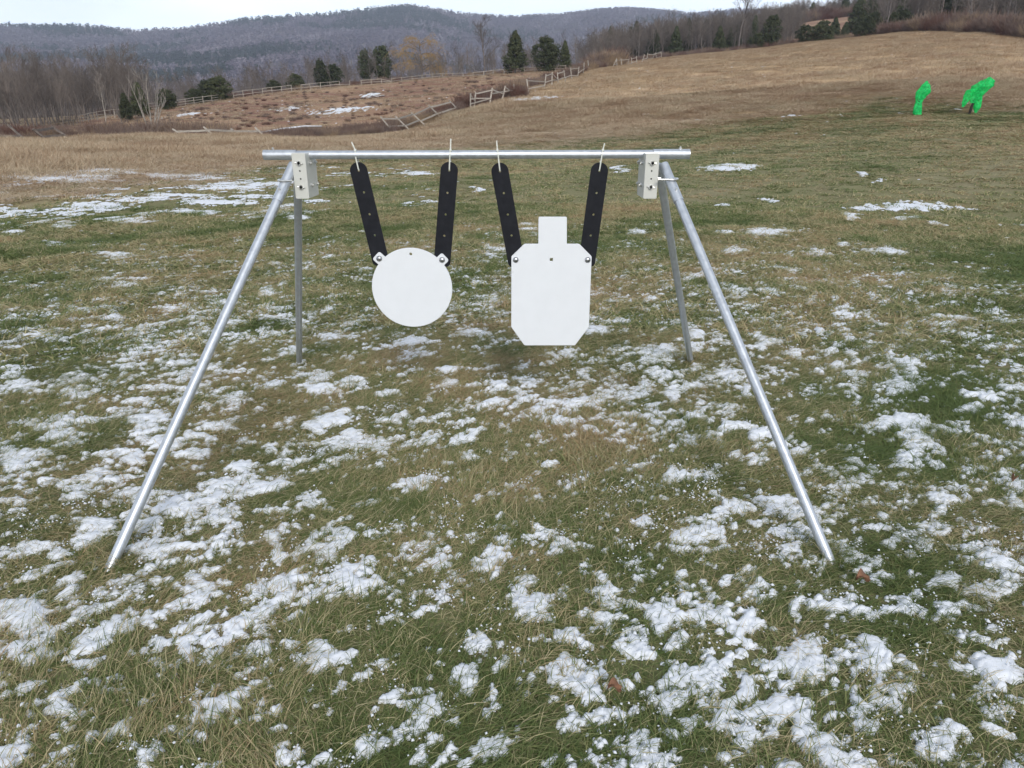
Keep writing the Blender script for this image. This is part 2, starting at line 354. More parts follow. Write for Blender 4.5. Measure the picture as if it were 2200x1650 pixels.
def m_brush():
    k = NB('brush', 0.9, spec=0.1); p = k.pos(); ri = k.n('ShaderNodeObjectInfo').outputs['Random']
    s = k.n('ShaderNodeMath', operation='ADD'); k.l(k.rng(ri, 0, 1, -0.3, 0.3), s.inputs[0]); k.l(k.rng(k.noise(p, 0.12, 4), 0.3, 0.7), s.inputs[1])
    return k.col(k.ramp(s.outputs[0], [(0.0, (0.15, 0.075, 0.06)), (0.35, (0.17, 0.115, 0.095)), (0.6, (0.20, 0.155, 0.14)), (0.85, (0.33, 0.24, 0.16))]))

def m_flat(name, a, b, scale, rough=0.8, metal=0.0, spec=0.3, bump=0.0, rnd=0.0, stretch=None):
    k = NB(name, rough, metal, spec); p = k.objco(); n = k.noise(p, scale, 4, stretch)
    c = k.mix(k.rng(n, 0.35, 0.65), a, b)
    if rnd:
        ri = k.n('ShaderNodeObjectInfo').outputs['Random']
        c = k.mix(1.0, c, k.ramp(ri, [(0, (1 - rnd,) * 3), (1, (1 + rnd, 1 + rnd * .9, 1 + rnd * .8))]), 'MULTIPLY')
    if bump: k.bump(n, bump, 0.01)
    return k.col(c)

def m_galv(name, a=(0.50, 0.53, 0.58), b=(0.60, 0.635, 0.69), rough=0.44, metal=0.85):
    k = NB(name, rough, metal, 0.5); p = k.objco()
    n = k.noise(p, 45, 4, rough=0.7); s = k.noise(p, 9, 3)
    c = k.mix(k.rng(n, 0.35, 0.65), a, b); c = k.mix(k.rng(s, 0.55, 0.75, 0, 0.35), c, (0.5, 0.52, 0.55))
    k.l(k.rng(n, 0.3, 0.7, rough - 0.06, rough + 0.1), k.b.inputs['Roughness'])
    return k.col(c)

def m_paint(name, c0):
    k = NB(name, 0.45, 0, 0.4); p = k.objco()
    n = k.noise(p, 16, 5); sc = k.noise(p, 38, 5, (1, 1, 0.6), 0.6)
    c = k.mix(k.rng(n, 0.4, 0.65), c0, tuple(v * 0.975 for v in c0))
    c = k.mix(k.rng(sc, 0.715, 0.76, 0, 0.55), c, (0.45, 0.45, 0.44))
    k.bump(n, 0.04, 0.002)
    return k.col(c)

M = dict(
    ground=m_ground(), snow=m_snow(),
    grass=m_blade('lawn_grass', (0.115, 0.16, 0.052), (0.265, 0.275, 0.115), (0.56, 0.485, 0.30), (0.38, 0.27, 0.15), -0.23, tr=0.3),
    dry=m_blade('dry_grass', (0.42, 0.335, 0.225), (0.54, 0.435, 0.305), (0.64, 0.535, 0.39), (0.42, 0.30, 0.20), 0.0, 0.5),
    brush=m_brush(),
    galv=m_galv('galvanised_pipe'), galv2=m_galv('zinc_hardware', (0.6, 0.6, 0.58), (0.8, 0.8, 0.8), 0.28, 1.0),
    paint=m_paint('white_paint', (0.70, 0.725, 0.77)), cream=m_paint('cream_powder_coat', (0.54, 0.545, 0.515)),
    rubber=m_flat('black_rubber', (0.008, 0.009, 0.013), (0.013, 0.014, 0.019), 30, 0.7, spec=0.2, bump=0.1),
    nylon=m_flat('nylon', (0.72, 0.74, 0.70), (0.62, 0.64, 0.60), 20, 0.35, spec=0.5),
    dark=m_flat('hole_shade_black', (0.01, 0.01, 0.01), (0.015, 0.015, 0.015), 20, 0.9),  # near-black colour in place of the shade inside holes
    bolt=m_galv('bolt_steel', (0.30, 0.31, 0.33), (0.5, 0.5, 0.52), 0.3, 1.0),
    bark=m_flat('grey_bark', (0.11, 0.095, 0.09), (0.17, 0.15, 0.14), 3, 0.95, rnd=0.25),
    twig=m_flat('twigs', (0.13, 0.112, 0.102), (0.195, 0.17, 0.155), 0.5, 0.95, rnd=0.35),
    pale=m_flat('pale_bark', (0.42, 0.39, 0.35), (0.26, 0.23, 0.20), 2.5, 0.9, stretch=(1, 1, 3)),
    palet=m_flat('pale_twigs', (0.34, 0.31, 0.28), (0.24, 0.2, 0.18), 1, 0.9),
    willow=m_flat('golden_twigs', (0.42, 0.28, 0.11), (0.32, 0.22, 0.11), 0.4, 0.9),
    cedar=m_flat('cedar_foliage', (0.035, 0.048, 0.024), (0.078, 0.085, 0.042), 0.9, 0.85, rnd=0.25),
    pine=m_flat('pine_foliage', (0.035, 0.050, 0.028), (0.075, 0.085, 0.045), 0.9, 0.85, rnd=0.2),
    wood=m_flat('weathered_wood', (0.42, 0.39, 0.35), (0.28, 0.25, 0.22), 6, 0.9, bump=0.3, rnd=0.2, stretch=(1, 1, 4)),
    dwood=m_flat('dark_weathered_wood', (0.20, 0.17, 0.15), (0.12, 0.10, 0.09), 6, 0.9, bump=0.3),
    net=m_net(),
    darkbark=m_flat('dark_bark', (0.02, 0.018, 0.016), (0.045, 0.04, 0.035), 8, 0.9),
    leaf=m_flat('brown_leaf', (0.24, 0.125, 0.075), (0.16, 0.08, 0.05), 40, 0.7),
)
def m_hill():
    k = NB('hills', 1.0, spec=0.0); p = k.pos()
    n = k.noise(p, 0.004, 5); f = k.noise(p, 0.03, 5, (1, 1, 0.6)); v = k.noise(p, 0.012, 4, (3, 1, 0.5))
    c = k.mix(k.rng(n, 0.42, 0.6), (0.105, 0.085, 0.095), (0.16, 0.13, 0.13)); c = k.mix(k.rng(f, 0.4, 0.65, 0, 0.6), c, (0.06, 0.062, 0.055))
    c = k.mix(k.rng(v, 0.55, 0.7, 0, 0.4), c, (0.24, 0.22, 0.22))
    return k.col(c)
M['hill'] = m_hill()
def m_canopy():
    k = NB('far_canopy', 1.0, spec=0.0)
    a = k.att('tone', 'INSTANCER'); c = k.ramp(a, [(0.0, (0.022, 0.034, 0.022)), (0.3, (0.045, 0.05, 0.04)), (0.36, (0.095, 0.078, 0.105)), (0.7, (0.15, 0.125, 0.155)), (1.0, (0.30, 0.27, 0.31))])
    return k.col(c)
M['canopy'] = m_canopy()

# ------------------------------------------------------------ ground sheet
def polar_grid(azs, rs, closed):
    A, Rr = np.meshgrid(azs, rs, indexing='ij')
    x, y = Rr * np.sin(A), Rr * np.cos(A)
    n, m = A.shape
    i = np.arange(n if closed else n - 1)[:, None]; j = np.arange(m - 1)[None, :]
    i2 = (i + 1) % n
    f = np.stack([i * m + j, i * m + j + 1, i2 * m + j + 1, i2 * m + j], -1).reshape(-1, 4)
    return x.ravel(), y.ravel(), f
azs = np.radians(np.concatenate([np.arange(-180, -48, 4.0), np.arange(-48, 48, 0.3), np.arange(48, 180, 4.0)]))
rs = np.concatenate([np.exp(np.arange(math.log(0.12), math.log(700), 0.012)), [720, 760, 820, 900, 1100, 1600, 2500, 4200]])
x, y, f = polar_grid(azs, rs, True)
z = ground_z(x, y)
nv = len(x); m_ = len(rs)
x = np.append(x, 0); y = np.append(y, 0); z = np.append(z, 0.0)
me = np_mesh('ground', np.stack([x, y, z], 1), f)
import bmesh
bm = bmesh.new(); bm.from_mesh(me); bm.verts.ensure_lookup_table()
c0 = bm.verts[nv]
for i in range(len(azs)): bm.faces.new((c0, bm.verts[i * m_], bm.verts[((i + 1) % len(azs)) * m_]))
bmesh.ops.recalc_face_normals(bm, faces=bm.faces)
bm.to_mesh(me); bm.free()
d_, b_ = zones(x, y); attr(me, 'dry', d_); attr(me, 'brn', b_)
rr = np.hypot(x, y); aa = np.arctan2(x, y)
wood = sstep(rr, 185, 215) * (aa < az_of(1380)) + sstep(rr, 200, 215) * ((aa >= az_of(1380)) & (aa < az_of(1640)))
wood = np.maximum(wood, sstep(rr, 112, 125) * (aa < az_of(150)))
attr(me, 'wood', np.clip(wood, 0, 1))
g = link('ground', me, M['ground'], smooth=True); g['kind'] = 'structure'
if sum(p.normal.z for p in me.polygons[:50]) < 0: me.flip_normals()

# ------------------------------------------------------------ hills
def crest(az):
    pts = [(-900, 60), (-300, 70), (0, 54), (100, 55), (200, 57), (290, 66), (400, 60), (520, 43), (560, 38), (700, 31), (800, 20), (870, 12), (925, 17), (1000, 31), (1100, 37), (1200, 32),
           (1300, 21), (1350, 18), (1430, 23), (1490, 31), (1520, 27), (1580, 21), (1700, 24), (1900, 30), (2200, 40), (3000, 60)]
    return np.interp(az, [az_of(p, q) for p, q in pts], [q for p, q in pts])
azh = np.radians(np.arange(-58, 58.01, 0.12)); rh = np.concatenate([np.arange(640, 3300, 16.0), np.arange(3300, 3901, 60)])
x, y, f = polar_grid(azh, rh, False)
def hill_z(x, y):
    r = np.hypot(x, y); az = np.arctan2(x, y); cr = crest(az); n = fbm(x / 520, y / 520, 61, 4)
    rc = 3050 + 120 * np.sin(az * 7)
    t = np.clip((r - 640) / (rc - 640), 0, 1)
    g = np.interp(t, [0, 0.1, 0.35, 0.6, 0.85, 1.0], [0, 0.10, 0.36, 0.62, 0.86, 1.0])
    g = g + (n - 0.5) * 0.5 * np.sin(math.pi * np.clip(t, 0, 1)) ** 0.8 * (0.25 + 0.75 * t)
    row = 232 + (cr - 232) * g
    z = H + r * slope_of(az, row)
    zc = H + rc * slope_of(az, cr)
    z = np.where(r > rc, zc - (r - rc) * 0.22, z)
    z = z + (fbm(x / 90, y / 90, 63, 3) - 0.5) * 14 * sstep(r, 800, 1500) * (1 - sstep(r, 2700, 3000))
    return z - 3
me = np_mesh('hills', np.stack([x, y, hill_z(x, y)], 1), f)
hl = link('hills', me, M['hill'], smooth=True); hl['kind'] = 'structure'
if me.polygons[10].normal.z < 0: me.flip_normals()

# ------------------------------------------------------------ instanced stuff (node based, only for what nobody could count)
def tri_blob(seed, n=9, squash=1.6):
    rg = np.random.default_rng(seed); vs = []; fs = []
    for i in range(n):
        a = rg.uniform(0, 6.28); rad = rg.uniform(0.2, 0.9); c = np.array([math.cos(a) * rad * .6, math.sin(a) * rad * .6, rg.uniform(0.15, 1) * squash])
        s = (1.15 - c[2] / squash * 0.6) * 0.55
        b = len(vs); vs += [c + rg.normal(0, 1, 3) * s * 0.6 for _ in range(3)] + [c + np.array([0, 0, s * .9])]
        fs += [(b, b + 1, b + 3), (b + 1, b + 2, b + 3), (b + 2, b, b + 3)]
    return np_mesh('clump', np.array(vs), np.array(fs))

def scatter(name, pts, rot, scl, vid, protos, mat, tone=None, kind='stuff'):
    """one object: points that carry copies of a few clump meshes"""
    coll = bpy.data.collections.new(name + '_sources')
    for i, pm in enumerate(protos):
        if mat is not None and not pm.materials: pm.materials.append(mat)
        po = bpy.data.objects.new('%s_source_%02d' % (name, i), pm); coll.objects.link(po)
    me = bpy.data.meshes.new(name); me.vertices.add(len(pts)); me.vertices.foreach_set('co', np.asarray(pts, np.float32).ravel())
    attr(me, 'rot', rot, 'FLOAT_VECTOR'); attr(me, 'scl', scl, 'FLOAT_VECTOR'); attr(me, 'vid', vid, 'INT')
    if tone is not None: attr(me, 'tone', tone)
    o = bpy.data.objects.new(name, me); COL.objects.link(o); o['kind'] = kind
    ng = bpy.data.node_groups.new(name + '_nodes', 'GeometryNodeTree')
    ng.interface.new_socket('Geometry', in_out='INPUT', socket_type='NodeSocketGeometry')
    ng.interface.new_socket('Geometry', in_out='OUTPUT', socket_type='NodeSocketGeometry')
    N = ng.nodes.new; gi = N('NodeGroupInput'); go = N('NodeGroupOutput'); iop = N('GeometryNodeInstanceOnPoints'); ci = N('GeometryNodeCollectionInfo')
    ci.inputs['Collection'].default_value = coll; ci.inputs['Separate Children'].default_value = True; ci.inputs['Reset Children'].default_value = True
    iop.inputs['Pick Instance'].default_value = True
    def na(nm, dt):
        q = N('GeometryNodeInputNamedAttribute'); q.data_type = dt; q.inputs['Name'].default_value = nm; return q.outputs[0]
    K = ng.links.new; mtp = N('GeometryNodeMeshToPoints')
    K(gi.outputs[0], mtp.inputs['Mesh']); K(mtp.outputs[0], iop.inputs['Points']); K(ci.outputs[0], iop.inputs['Instance'])
    K(na('rot', 'FLOAT_VECTOR'), iop.inputs['Rotation']); K(na('scl', 'FLOAT_VECTOR'), iop.inputs['Scale']); K(na('vid', 'INT'), iop.inputs['Instance Index'])
    K(iop.outputs[0], go.inputs[0])
    md = o.modifiers.new('scatter', 'NODES'); md.node_group = ng
    return o

rg = np.random.default_rng(7)
# forest on the hills
nT = 62000
ta = rg.uniform(R(-50), R(50), nT); tr = np.sqrt(rg.uniform(750 ** 2, 3180 ** 2, nT)); tx, ty = tr * np.sin(ta), tr * np.cos(ta)
tz = hill_z(tx, ty)
con = fbm(tx / 260, ty / 260, 71, 4); tone = 0.42 + rg.uniform(0, 0.45, nT) + (fbm(tx / 120, ty / 400, 75, 3) - 0.5) * 0.5
is_con = con + rg.normal(0, 0.05, nT) > 0.63
tone = np.where(is_con, rg.uniform(0, 0.28, nT), np.clip(tone, 0.37, 1.0))
sc = rg.uniform(5, 8.5, nT)
scl = np.stack([sc * 0.9, sc * 0.9, sc * np.where(is_con, 1.15, 0.95)], 1)
scatter('forest_on_the_hills', np.stack([tx, ty, tz - 1], 1), np.stack([np.zeros(nT), np.zeros(nT), rg.uniform(0, 6.28, nT)], 1), scl, rg.integers(0, 5, nT), [tri_blob(s) for s in range(5)], M['canopy'], tone)

# grass tufts
def tuft(seed, n, L0, L1, w, spread, lean, segs=3, droop=1.0, wind=0.6, fan=1.0):
    rg = np.random.default_rng(seed); V = []; Fc = []; Rn = []
    for i in range(n):
        a = rg.uniform(0, 6.28); q = spread * math.sqrt(rg.uniform()); bx, by = q * math.cos(a), q * math.sin(a)
        d = rg.normal(0, fan) if rg.uniform() < wind else rg.uniform(0, 6.28)
        ln = rg.uniform(L0, L1); ww = w * rg.uniform(0.6, 1.3)
        el = lean + rg.normal(0, 0.28); p = np.array([bx, by, -0.004]); dirv = d; pts = [p]
        for s in range(segs):
            st = ln / segs; e = el - droop * s / segs
            p = p + st * np.array([math.cos(dirv) * math.cos(e), math.sin(dirv) * math.cos(e), max(math.sin(e), -p[2] / st * 0.9)])
            dirv += rg.normal(0, 0.12); pts.append(p)
        sx, sy = -math.sin(d), math.cos(d); tw = rg.normal(0, 0.5); b = len(V); r_ = rg.uniform()
        for s, q_ in enumerate(pts):
            wf = ww * (1 - (s / segs) ** 1.6 * 0.88) * 0.5
            off = np.array([sx * math.cos(tw), sy * math.cos(tw), math.sin(tw)]) * wf
            V += [q_ - off, q_ + off]; Rn += [r_, r_]
        for s in range(segs): Fc.append((b + 2 * s, b + 2 * s + 1, b + 2 * s + 3, b + 2 * s + 2))
    me = np_mesh('tuft', np.array(V), np.array(Fc)); attr(me, 'rnd', Rn)
    return me

def wedge(n, r0, r1, half=44):
    a = rg.uniform(R(-half), R(half), n); r = np.sqrt(rg.uniform(r0 ** 2, r1 ** 2, n)); return r * np.sin(a), r * np.cos(a)

P, RO, SCL, VI = [], [], [], []
def add_grass(x, y, size, hgt, vlo, vhi, zoff=0.0):
    n = len(x); z = ground_z(x, y) + zoff
    flow = (fbm(x / 1.1, y / 1.1, 81, 3) - 0.5) * 5.0 + 0.5          # combed direction that changes slowly over the lawn
    P.append(np.stack([x, y, z], 1)); RO.append(np.stack([rg.normal(0, .06, n), rg.normal(0, .06, n), flow + rg.normal(0, 0.45, n)], 1))
    s = size * rg.uniform(0.75, 1.3, n); hh = hgt * rg.uniform(0.7, 1.35, n) * (0.75 + 0.7 * fbm(x / 0.35, y / 0.35, 83, 2))
    SCL.append(np.stack([s, s, hh], 1)); VI.append(rg.integers(vlo, vhi, n))
def thin(x, y, keep_snow, lawn=True):
    f_ = snow_field(x, y); k = rg.uniform(0, 1, len(x)) < np.interp(f_, [0.0, 0.3, 0.8, 1.3], [1.0, 0.85, keep_snow, keep_snow * 0.6])
    d, b = zones(x, y); k &= (rg.uniform(0, 1, len(x)) > d)
    return x[k], y[k]
protos = [tuft(s, 72, 0.025, 0.075, 0.0019, 0.058, 0.42) for s in range(6)]
protos += [tuft(20 + s, 40, 0.035, 0.09, 0.0046, 0.065, 0.5) for s in range(5)]
protos += [tuft(40 + s, 34, 0.05, 0.12, 0.011, 0.12, 0.55) for s in range(5)]
protos += [tuft(70 + s, 85, 0.05, 0.115, 0.0020, 0.05, 0.75, 4, 1.25, 0.92, 0.42) for s in range(5)]
x, y = thin(*wedge(11500, 0.55, 4.2, 50), 0.42); add_grass(x, y, 0.95, 0.8, 0, 6)
# combed clumps of longer grass that fall over the edges of the snow
x, y = wedge(5200, 0.6, 9, 46); k_ = (snow_field(x, y) < -0.15) & (fbm(x / 0.3, y / 0.3, 85, 3) > 0.46); x, y = x[k_], y[k_]; add_grass(x, y, 1.0, 1.0, 16, 21)
SCL[-1][:, 2] *= 0.5; SCL[-1][:, :2] *= 0.9
x, y = thin(*wedge(22000, 4.2, 11), 0.35); add_grass(x, y, 1.1, 0.75, 6, 11)
x, y = thin(*wedge(52000, 10, 50), 0.45); s_ = np.clip(np.hypot(x, y) / 16, 0.8, 2.4); add_grass(x, y, 1.1 * s_, 0.55, 11, 16)
for gx, gy in ((234, 1226), (1786, 1213), (643, 778), (1484, 778)):      # longer grass pressed round the feet
    c_ = on_ground(gx, gy); a_ = rg.uniform(0, 6.28, 26); q_ = rg.uniform(0.02, 0.09, 26); add_grass(c_[0] + q_ * np.cos(a_), c_[1] + np.abs(q_ * np.sin(a_)) + 0.012, 0.8, 1.2, 0, 6)
scatter('lawn_grass', np.concatenate(P), np.concatenate(RO), np.concatenate(SCL), np.concatenate(VI), protos, M['grass'])

# dry straw and field grass
P, RO, SCL, VI = [], [], [], []
x, y = wedge(60000, 13, 62); d, b = zones(x, y); k = (rg.uniform(0, 1, len(x)) < d * (1 - b * 0.6)); x, y = x[k], y[k]
f_ = far_snow(x, y); sf = snow_field(x, y); k = (f_ < 0) & ((sf < 0.1) | (rg.uniform(0, 1, len(x)) < .15)); x, y = x[k], y[k]
r_ = np.hypot(x, y); lush = 0.45 + 0.75 * sstep(fbm(x / 3.5, y / 3.5, 91, 3), 0.35, 0.75)
near_edge = sstep(r_ / np.interp(np.arctan2(x, y), _lx, _lr), 1.0, 1.5)
add_grass(x, y, 1.0 + r_ / 60, 1.0, 0, 6)
SCL[-1] = np.stack([1.0 + r_ / 60] * 2 + [lush * (0.35 + 0.65 * near_edge)], 1)
x, y = wedge(52000, 55, 205); d, b = zones(x, y); k = rg.uniform(0, 1, len(x)) < (0.75 + 0.25 * sstep(fbm(x / 7, y / 7, 93, 3), .35, .65)) * (1 - 0.72 * b); x, y = x[k], y[k]
r_ = np.hypot(x, y); add_grass(x, y, 1.8 + r_ / 80, 1.0, 0, 6); SCL[-1][:, 2] = (0.45 + 0.6 * fbm(x / 5, y / 5, 95, 2))
far_dry = [tuft(60 + s, 60, 0.14, 0.40, 0.009, 0.28, 1.15, 3, 0.75, 0.35) for s in range(6)]
scatter('dry_field_grass', np.concatenate(P), np.concatenate(RO), np.concatenate(SCL), np.concatenate(VI), far_dry, M['dry'])

# ------------------------------------------------------------ snow sheet in patches
def snow_sheet():
    az = np.radians(np.arange(-45, 45, 0.085)); rs = np.exp(np.arange(math.log(0.75), math.log(40), 0.0031))
    x, y, f = polar_grid(az, rs, False)
    v = snow_field(x, y); d, b = zones(x, y); v = np.where(np.hypot(x, y) > 40, np.minimum(v, -1), v)
    th = np.clip(v, -0.4, 1.2); r = np.hypot(x, y)
    lump = (fbm(x / 0.03, y / 0.03, 101, 3) - 0.5) * 0.007 + (fbm(x / 0.16, y / 0.16, 103, 2) - 0.5) * 0.012
    z = ground_z(x, y) + 0.0105 + 0.006 * np.clip(th, 0, 1.2) + np.where(th < 0, th * 0.022, 0) + 0.8 * lump * np.clip(th * 3, 0, 1) + 0.0005 * np.clip(r - 8, 0, 40)
    keep = (v[f] > np.where(np.hypot(x, y)[f[:, 0]] < 9, -0.34, -0.1)[:, None]).any(1); f = f[keep]
    used = np.unique(f); mp_ = -np.ones(len(x), int); mp_[used] = np.arange(len(used))
    me = np_mesh('snow', np.stack([x, y, z], 1)[used], mp_[f]); return me
me = snow_sheet(); o = link('snow', me, M['snow'], smooth=True); o['kind'] = 'stuff'
if sum(p.normal.z for p in me.polygons[:50]) < 0: me.flip_normals()
def far_snow_sheet():
    az = np.radians(np.arange(-40, 32, 0.12)); rs = np.exp(np.arange(math.log(36), math.log(140), 0.004))
    x, y, f = polar_grid(az, rs, False); v = far_snow(x, y); z = ground_z(x, y) + 0.03 + 0.15 * np.clip(v, -0.5, 0.5)
    f = f[(v[f] > -0.02).any(1)]; used = np.unique(f); mp_ = -np.ones(len(x), int); mp_[used] = np.arange(len(used))
    return np_mesh('field_snow', np.stack([x, y, z], 1)[used], mp_[f])
me = far_snow_sheet(); o = link('snow', me, M['snow'], smooth=True); o['kind'] = 'stuff'
if sum(p.normal.z for p in me.polygons[:50]) < 0: me.flip_normals()

# crumbs and dustings of snow caught on the blades round the patches
def crumb(seed):
    rg = np.random.default_rng(seed); V = []; Fc = []
    for i in range(16):
        c = np.array([rg.normal(0, .018), rg.normal(0, .018), rg.uniform(-.001, .013)]); s = rg.uniform(.0008, .0029) * (1.9 if i < 2 else 1)
        b = len(V); V += [c + np.array(q) * s * rg.uniform(.7, 1.3, 3) for q in ((1, 0, 0), (0, 1, 0), (-1, 0, 0), (0, -1, 0), (0, 0, .8), (0, 0, -.6))]
        Fc += [(b + i_, b + (i_ + 1) % 4, b + 4) for i_ in range(4)] + [(b + (i_ + 1) % 4, b + i_, b + 5) for i_ in range(4)]
    return np_mesh('crumbs', np.array(V), np.array(Fc))
x, y = wedge(24000, 0.7, 6.5, 46); x2, y2 = wedge(8000, 0.7, 2.6, 46); x = np.append(x, x2); y = np.append(y, y2)
f_ = snow_field(x, y); du = fbm(x / 0.4, y / 0.3, 121, 4)
pr = np.interp(f_, [-0.5, -0.25, -0.05, 0.15, 0.4], [0.0, 0.01, 0.22, 0.22, 0.0]) + 0.07 * sstep(du, 0.58, 0.72) * (f_ < 0.1)
k_ = rg.uniform(0, 1, len(x)) < pr; x, y = x[k_], y[k_]; n = len(x); z = ground_z(x, y) + rg.uniform(0.004, 0.014, n); s_ = rg.uniform(0.6, 1.5, n)
scatter('snow', np.stack([x, y, z], 1), np.stack([np.zeros(n), np.zeros(n), rg.uniform(0, 6.28, n)], 1), np.stack([s_, s_, s_], 1), rg.integers(0, 5, n), [crumb(q) for q in range(5)], M['snow'])

# ------------------------------------------------------------ tubes and plates
def tube(pts, rad, sides=8, cap=True):
    """tube through pts with radius or radii; returns v, f lists"""
    pts = [Vector(p) for p in pts]; n = len(pts)
    rad = list(rad) if hasattr(rad, '__len__') else [rad] * n
    V = []; Fc = []; up = None
    for i, p in enumerate(pts):
        d = (pts[min(i + 1, n - 1)] - pts[max(i - 1, 0)]).normalized()
        if up is None: up = Vector((0, 0, 1)) if abs(d.z) < 0.9 else Vector((0, 1, 0))
        a = d.cross(up).normalized(); b = a.cross(d).normalized(); up = b
        for k in range(sides):
            t = 2 * math.pi * k / sides; V.append(p + (a * math.cos(t) + b * math.sin(t)) * rad[i])
    for i in range(n - 1):
        for k in range(sides):
            k2 = (k + 1) % sides; Fc.append((i * sides + k, i * sides + k2, (i + 1) * sides + k2, (i + 1) * sides + k))
    if cap: Fc.append(tuple(range(sides))[::-1]); Fc.append(tuple((n - 1) * sides + k for k in range(sides)))
    return V, Fc
class MB:
    def __init__(s): s.v = []; s.f = []
    def add(s, vf):
        b = len(s.v); s.v += [tuple(p) for p in vf[0]]; s.f += [tuple(i + b for i in q) for q in vf[1]]; return s
    def tube(s, *a, **k): return s.add(tube(*a, **k))
    def box(s, lo, hi):
        (a, b, c), (d, e, g) = lo, hi
        v = [(a, b, c), (d, b, c), (d, e, c), (a, e, c), (a, b, g), (d, b, g), (d, e, g), (a, e, g)]
        return s.add((v, [(0, 3, 2, 1), (4, 5, 6, 7), (0, 1, 5, 4), (1, 2, 6, 5), (2, 3, 7, 6), (3, 0, 4, 7)]))
    def build(s, name, mat, parent=None, smooth=True, bevel=0, loc=None):
        me = bpy.data.meshes.new(name)
        vs = s.v if loc is None else [(p[0] - loc[0], p[1] - loc[1], p[2] - loc[2]) for p in s.v]
        me.from_pydata(vs, [], s.f); me.update()
        o = link(name, me, mat, parent, smooth)
        if smooth and hasattr(me, 'set_sharp_from_angle'): me.set_sharp_from_angle(angle=R(40))
        if bevel:
            b = o.modifiers.new('bevel', 'BEVEL'); b.width = bevel; b.segments = 2; b.limit_method = 'ANGLE'
        if loc is not None and parent is None: o.location = loc
        return o
def lp(o): # parent offset helper: meshes built in world coordinates under an Empty
    return o
def outline_mesh(name, loops, thick, bevel=0.0008):
    """flat plate in the XZ plane from outer + hole loops, thickness along Y"""
    cu = bpy.data.curves.new(name, 'CURVE'); cu.dimensions = '2D'; cu.fill_mode = 'BOTH'; cu.extrude = thick / 2 - bevel; cu.bevel_depth = bevel; cu.bevel_resolution = 1
    for lp_ in loops:
        sp = cu.splines.new('POLY'); sp.points.add(len(lp_) - 1)
        for p, q in zip(sp.points, lp_): p.co = (q[0], q[1], 0, 1)
        sp.use_cyclic_u = True
    tmp = bpy.data.objects.new(name, cu); me = bpy.data.meshes.new_from_object(tmp)
    bpy.data.objects.remove(tmp); bpy.data.curves.remove(cu)
    me.transform(Matrix.Rotation(R(90), 4, 'X')); me.name = name
    return me
def circ(cx, cz, r, n=40, a0=0.0): return [(cx + r * math.cos(a0 + 2 * math.pi * i / n), cz + r * math.sin(a0 + 2 * math.pi * i / n)) for i in range(n)]
def round_poly(pts, rad, n=5):
    out_ = []; m = len(pts)
    for i in range(m):
        p0, p1, p2 = Vector(pts[i - 1]), Vector(pts[i]), Vector(pts[(i + 1) % m])
        a = (p0 - p1); b = (p2 - p1); d = min(rad, a.length * .45, b.length * .45); a.normalize(); b.normalize()
        s, e = p1 + a * d, p1 + b * d
        for k in range(n + 1):
            t = k / n; q = s * (1 - t) ** 2 + p1 * 2 * t * (1 - t) + e * t * t; out_.append((q.x, q.y))
    return out_

# ------------------------------------------------------------ the target stand
YB = 2.650                      # distance of the crossbar
bl_, br_ = on_y(567, 333, 2.644), on_y(1481, 331, 2.656)
ST = Vector((-0.12, YB, 0.0))
stand = empty('target_stand', ST)
tag(stand, 'galvanised steel pipe stand with splayed legs and a crossbar, standing on the patchy snowy lawn', 'target stand')
def w2s(p): return Vector(p) - ST
bar = MB(); bar.tube([w2s(bl_ + np.array([0.01, 0, 0])), w2s(br_ - np.array([0.01, 0, 0]))], 0.0148, 28)
crossbar = bar.build('crossbar', M['galv'], stand)
for sgn, pe, pb in ((-1, bl_, on_y(640, 333, 2.645)), (1, br_, on_y(1400, 331, 2.655))):
    e = w2s(pe); b = w2s(pb); mid = e.lerp(b, 0.97)
    mb = MB()
    # hollow sleeve pipe end: outer, inner
    n = 28; d = (b - e).normalized()
    V, Fc = tube([e, mid], 0.0174, n, cap=False); mb.add((V, Fc))
    V2, F2 = tube([e, e + d * 0.05], 0.0158, n, cap=False); mb.add((V2, [q[::-1] for q in F2]))
    Fr = [(k, (k + 1) % n, n * 2 + (k + 1) % n, n * 2 + k) for k in range(n)]; mb.f += [q[::-1] for q in Fr]
    sl = mb.build('end_sleeve', M['galv'], stand)
    pb_ = e + d * 0.034
    q = MB(); q.tube([pb_ + Vector((0, 0, 0.015)), pb_ + Vector((0, 0, 0.0215))], 0.0055, 6); q.tube([pb_ + Vector((0, 0, 0.0215)), pb_ + Vector((0, 0, 0.0265))], 0.0032, 10)
    q.build('set_screw', M['galv2'], sl)

def wobble(p, rad, k): return p
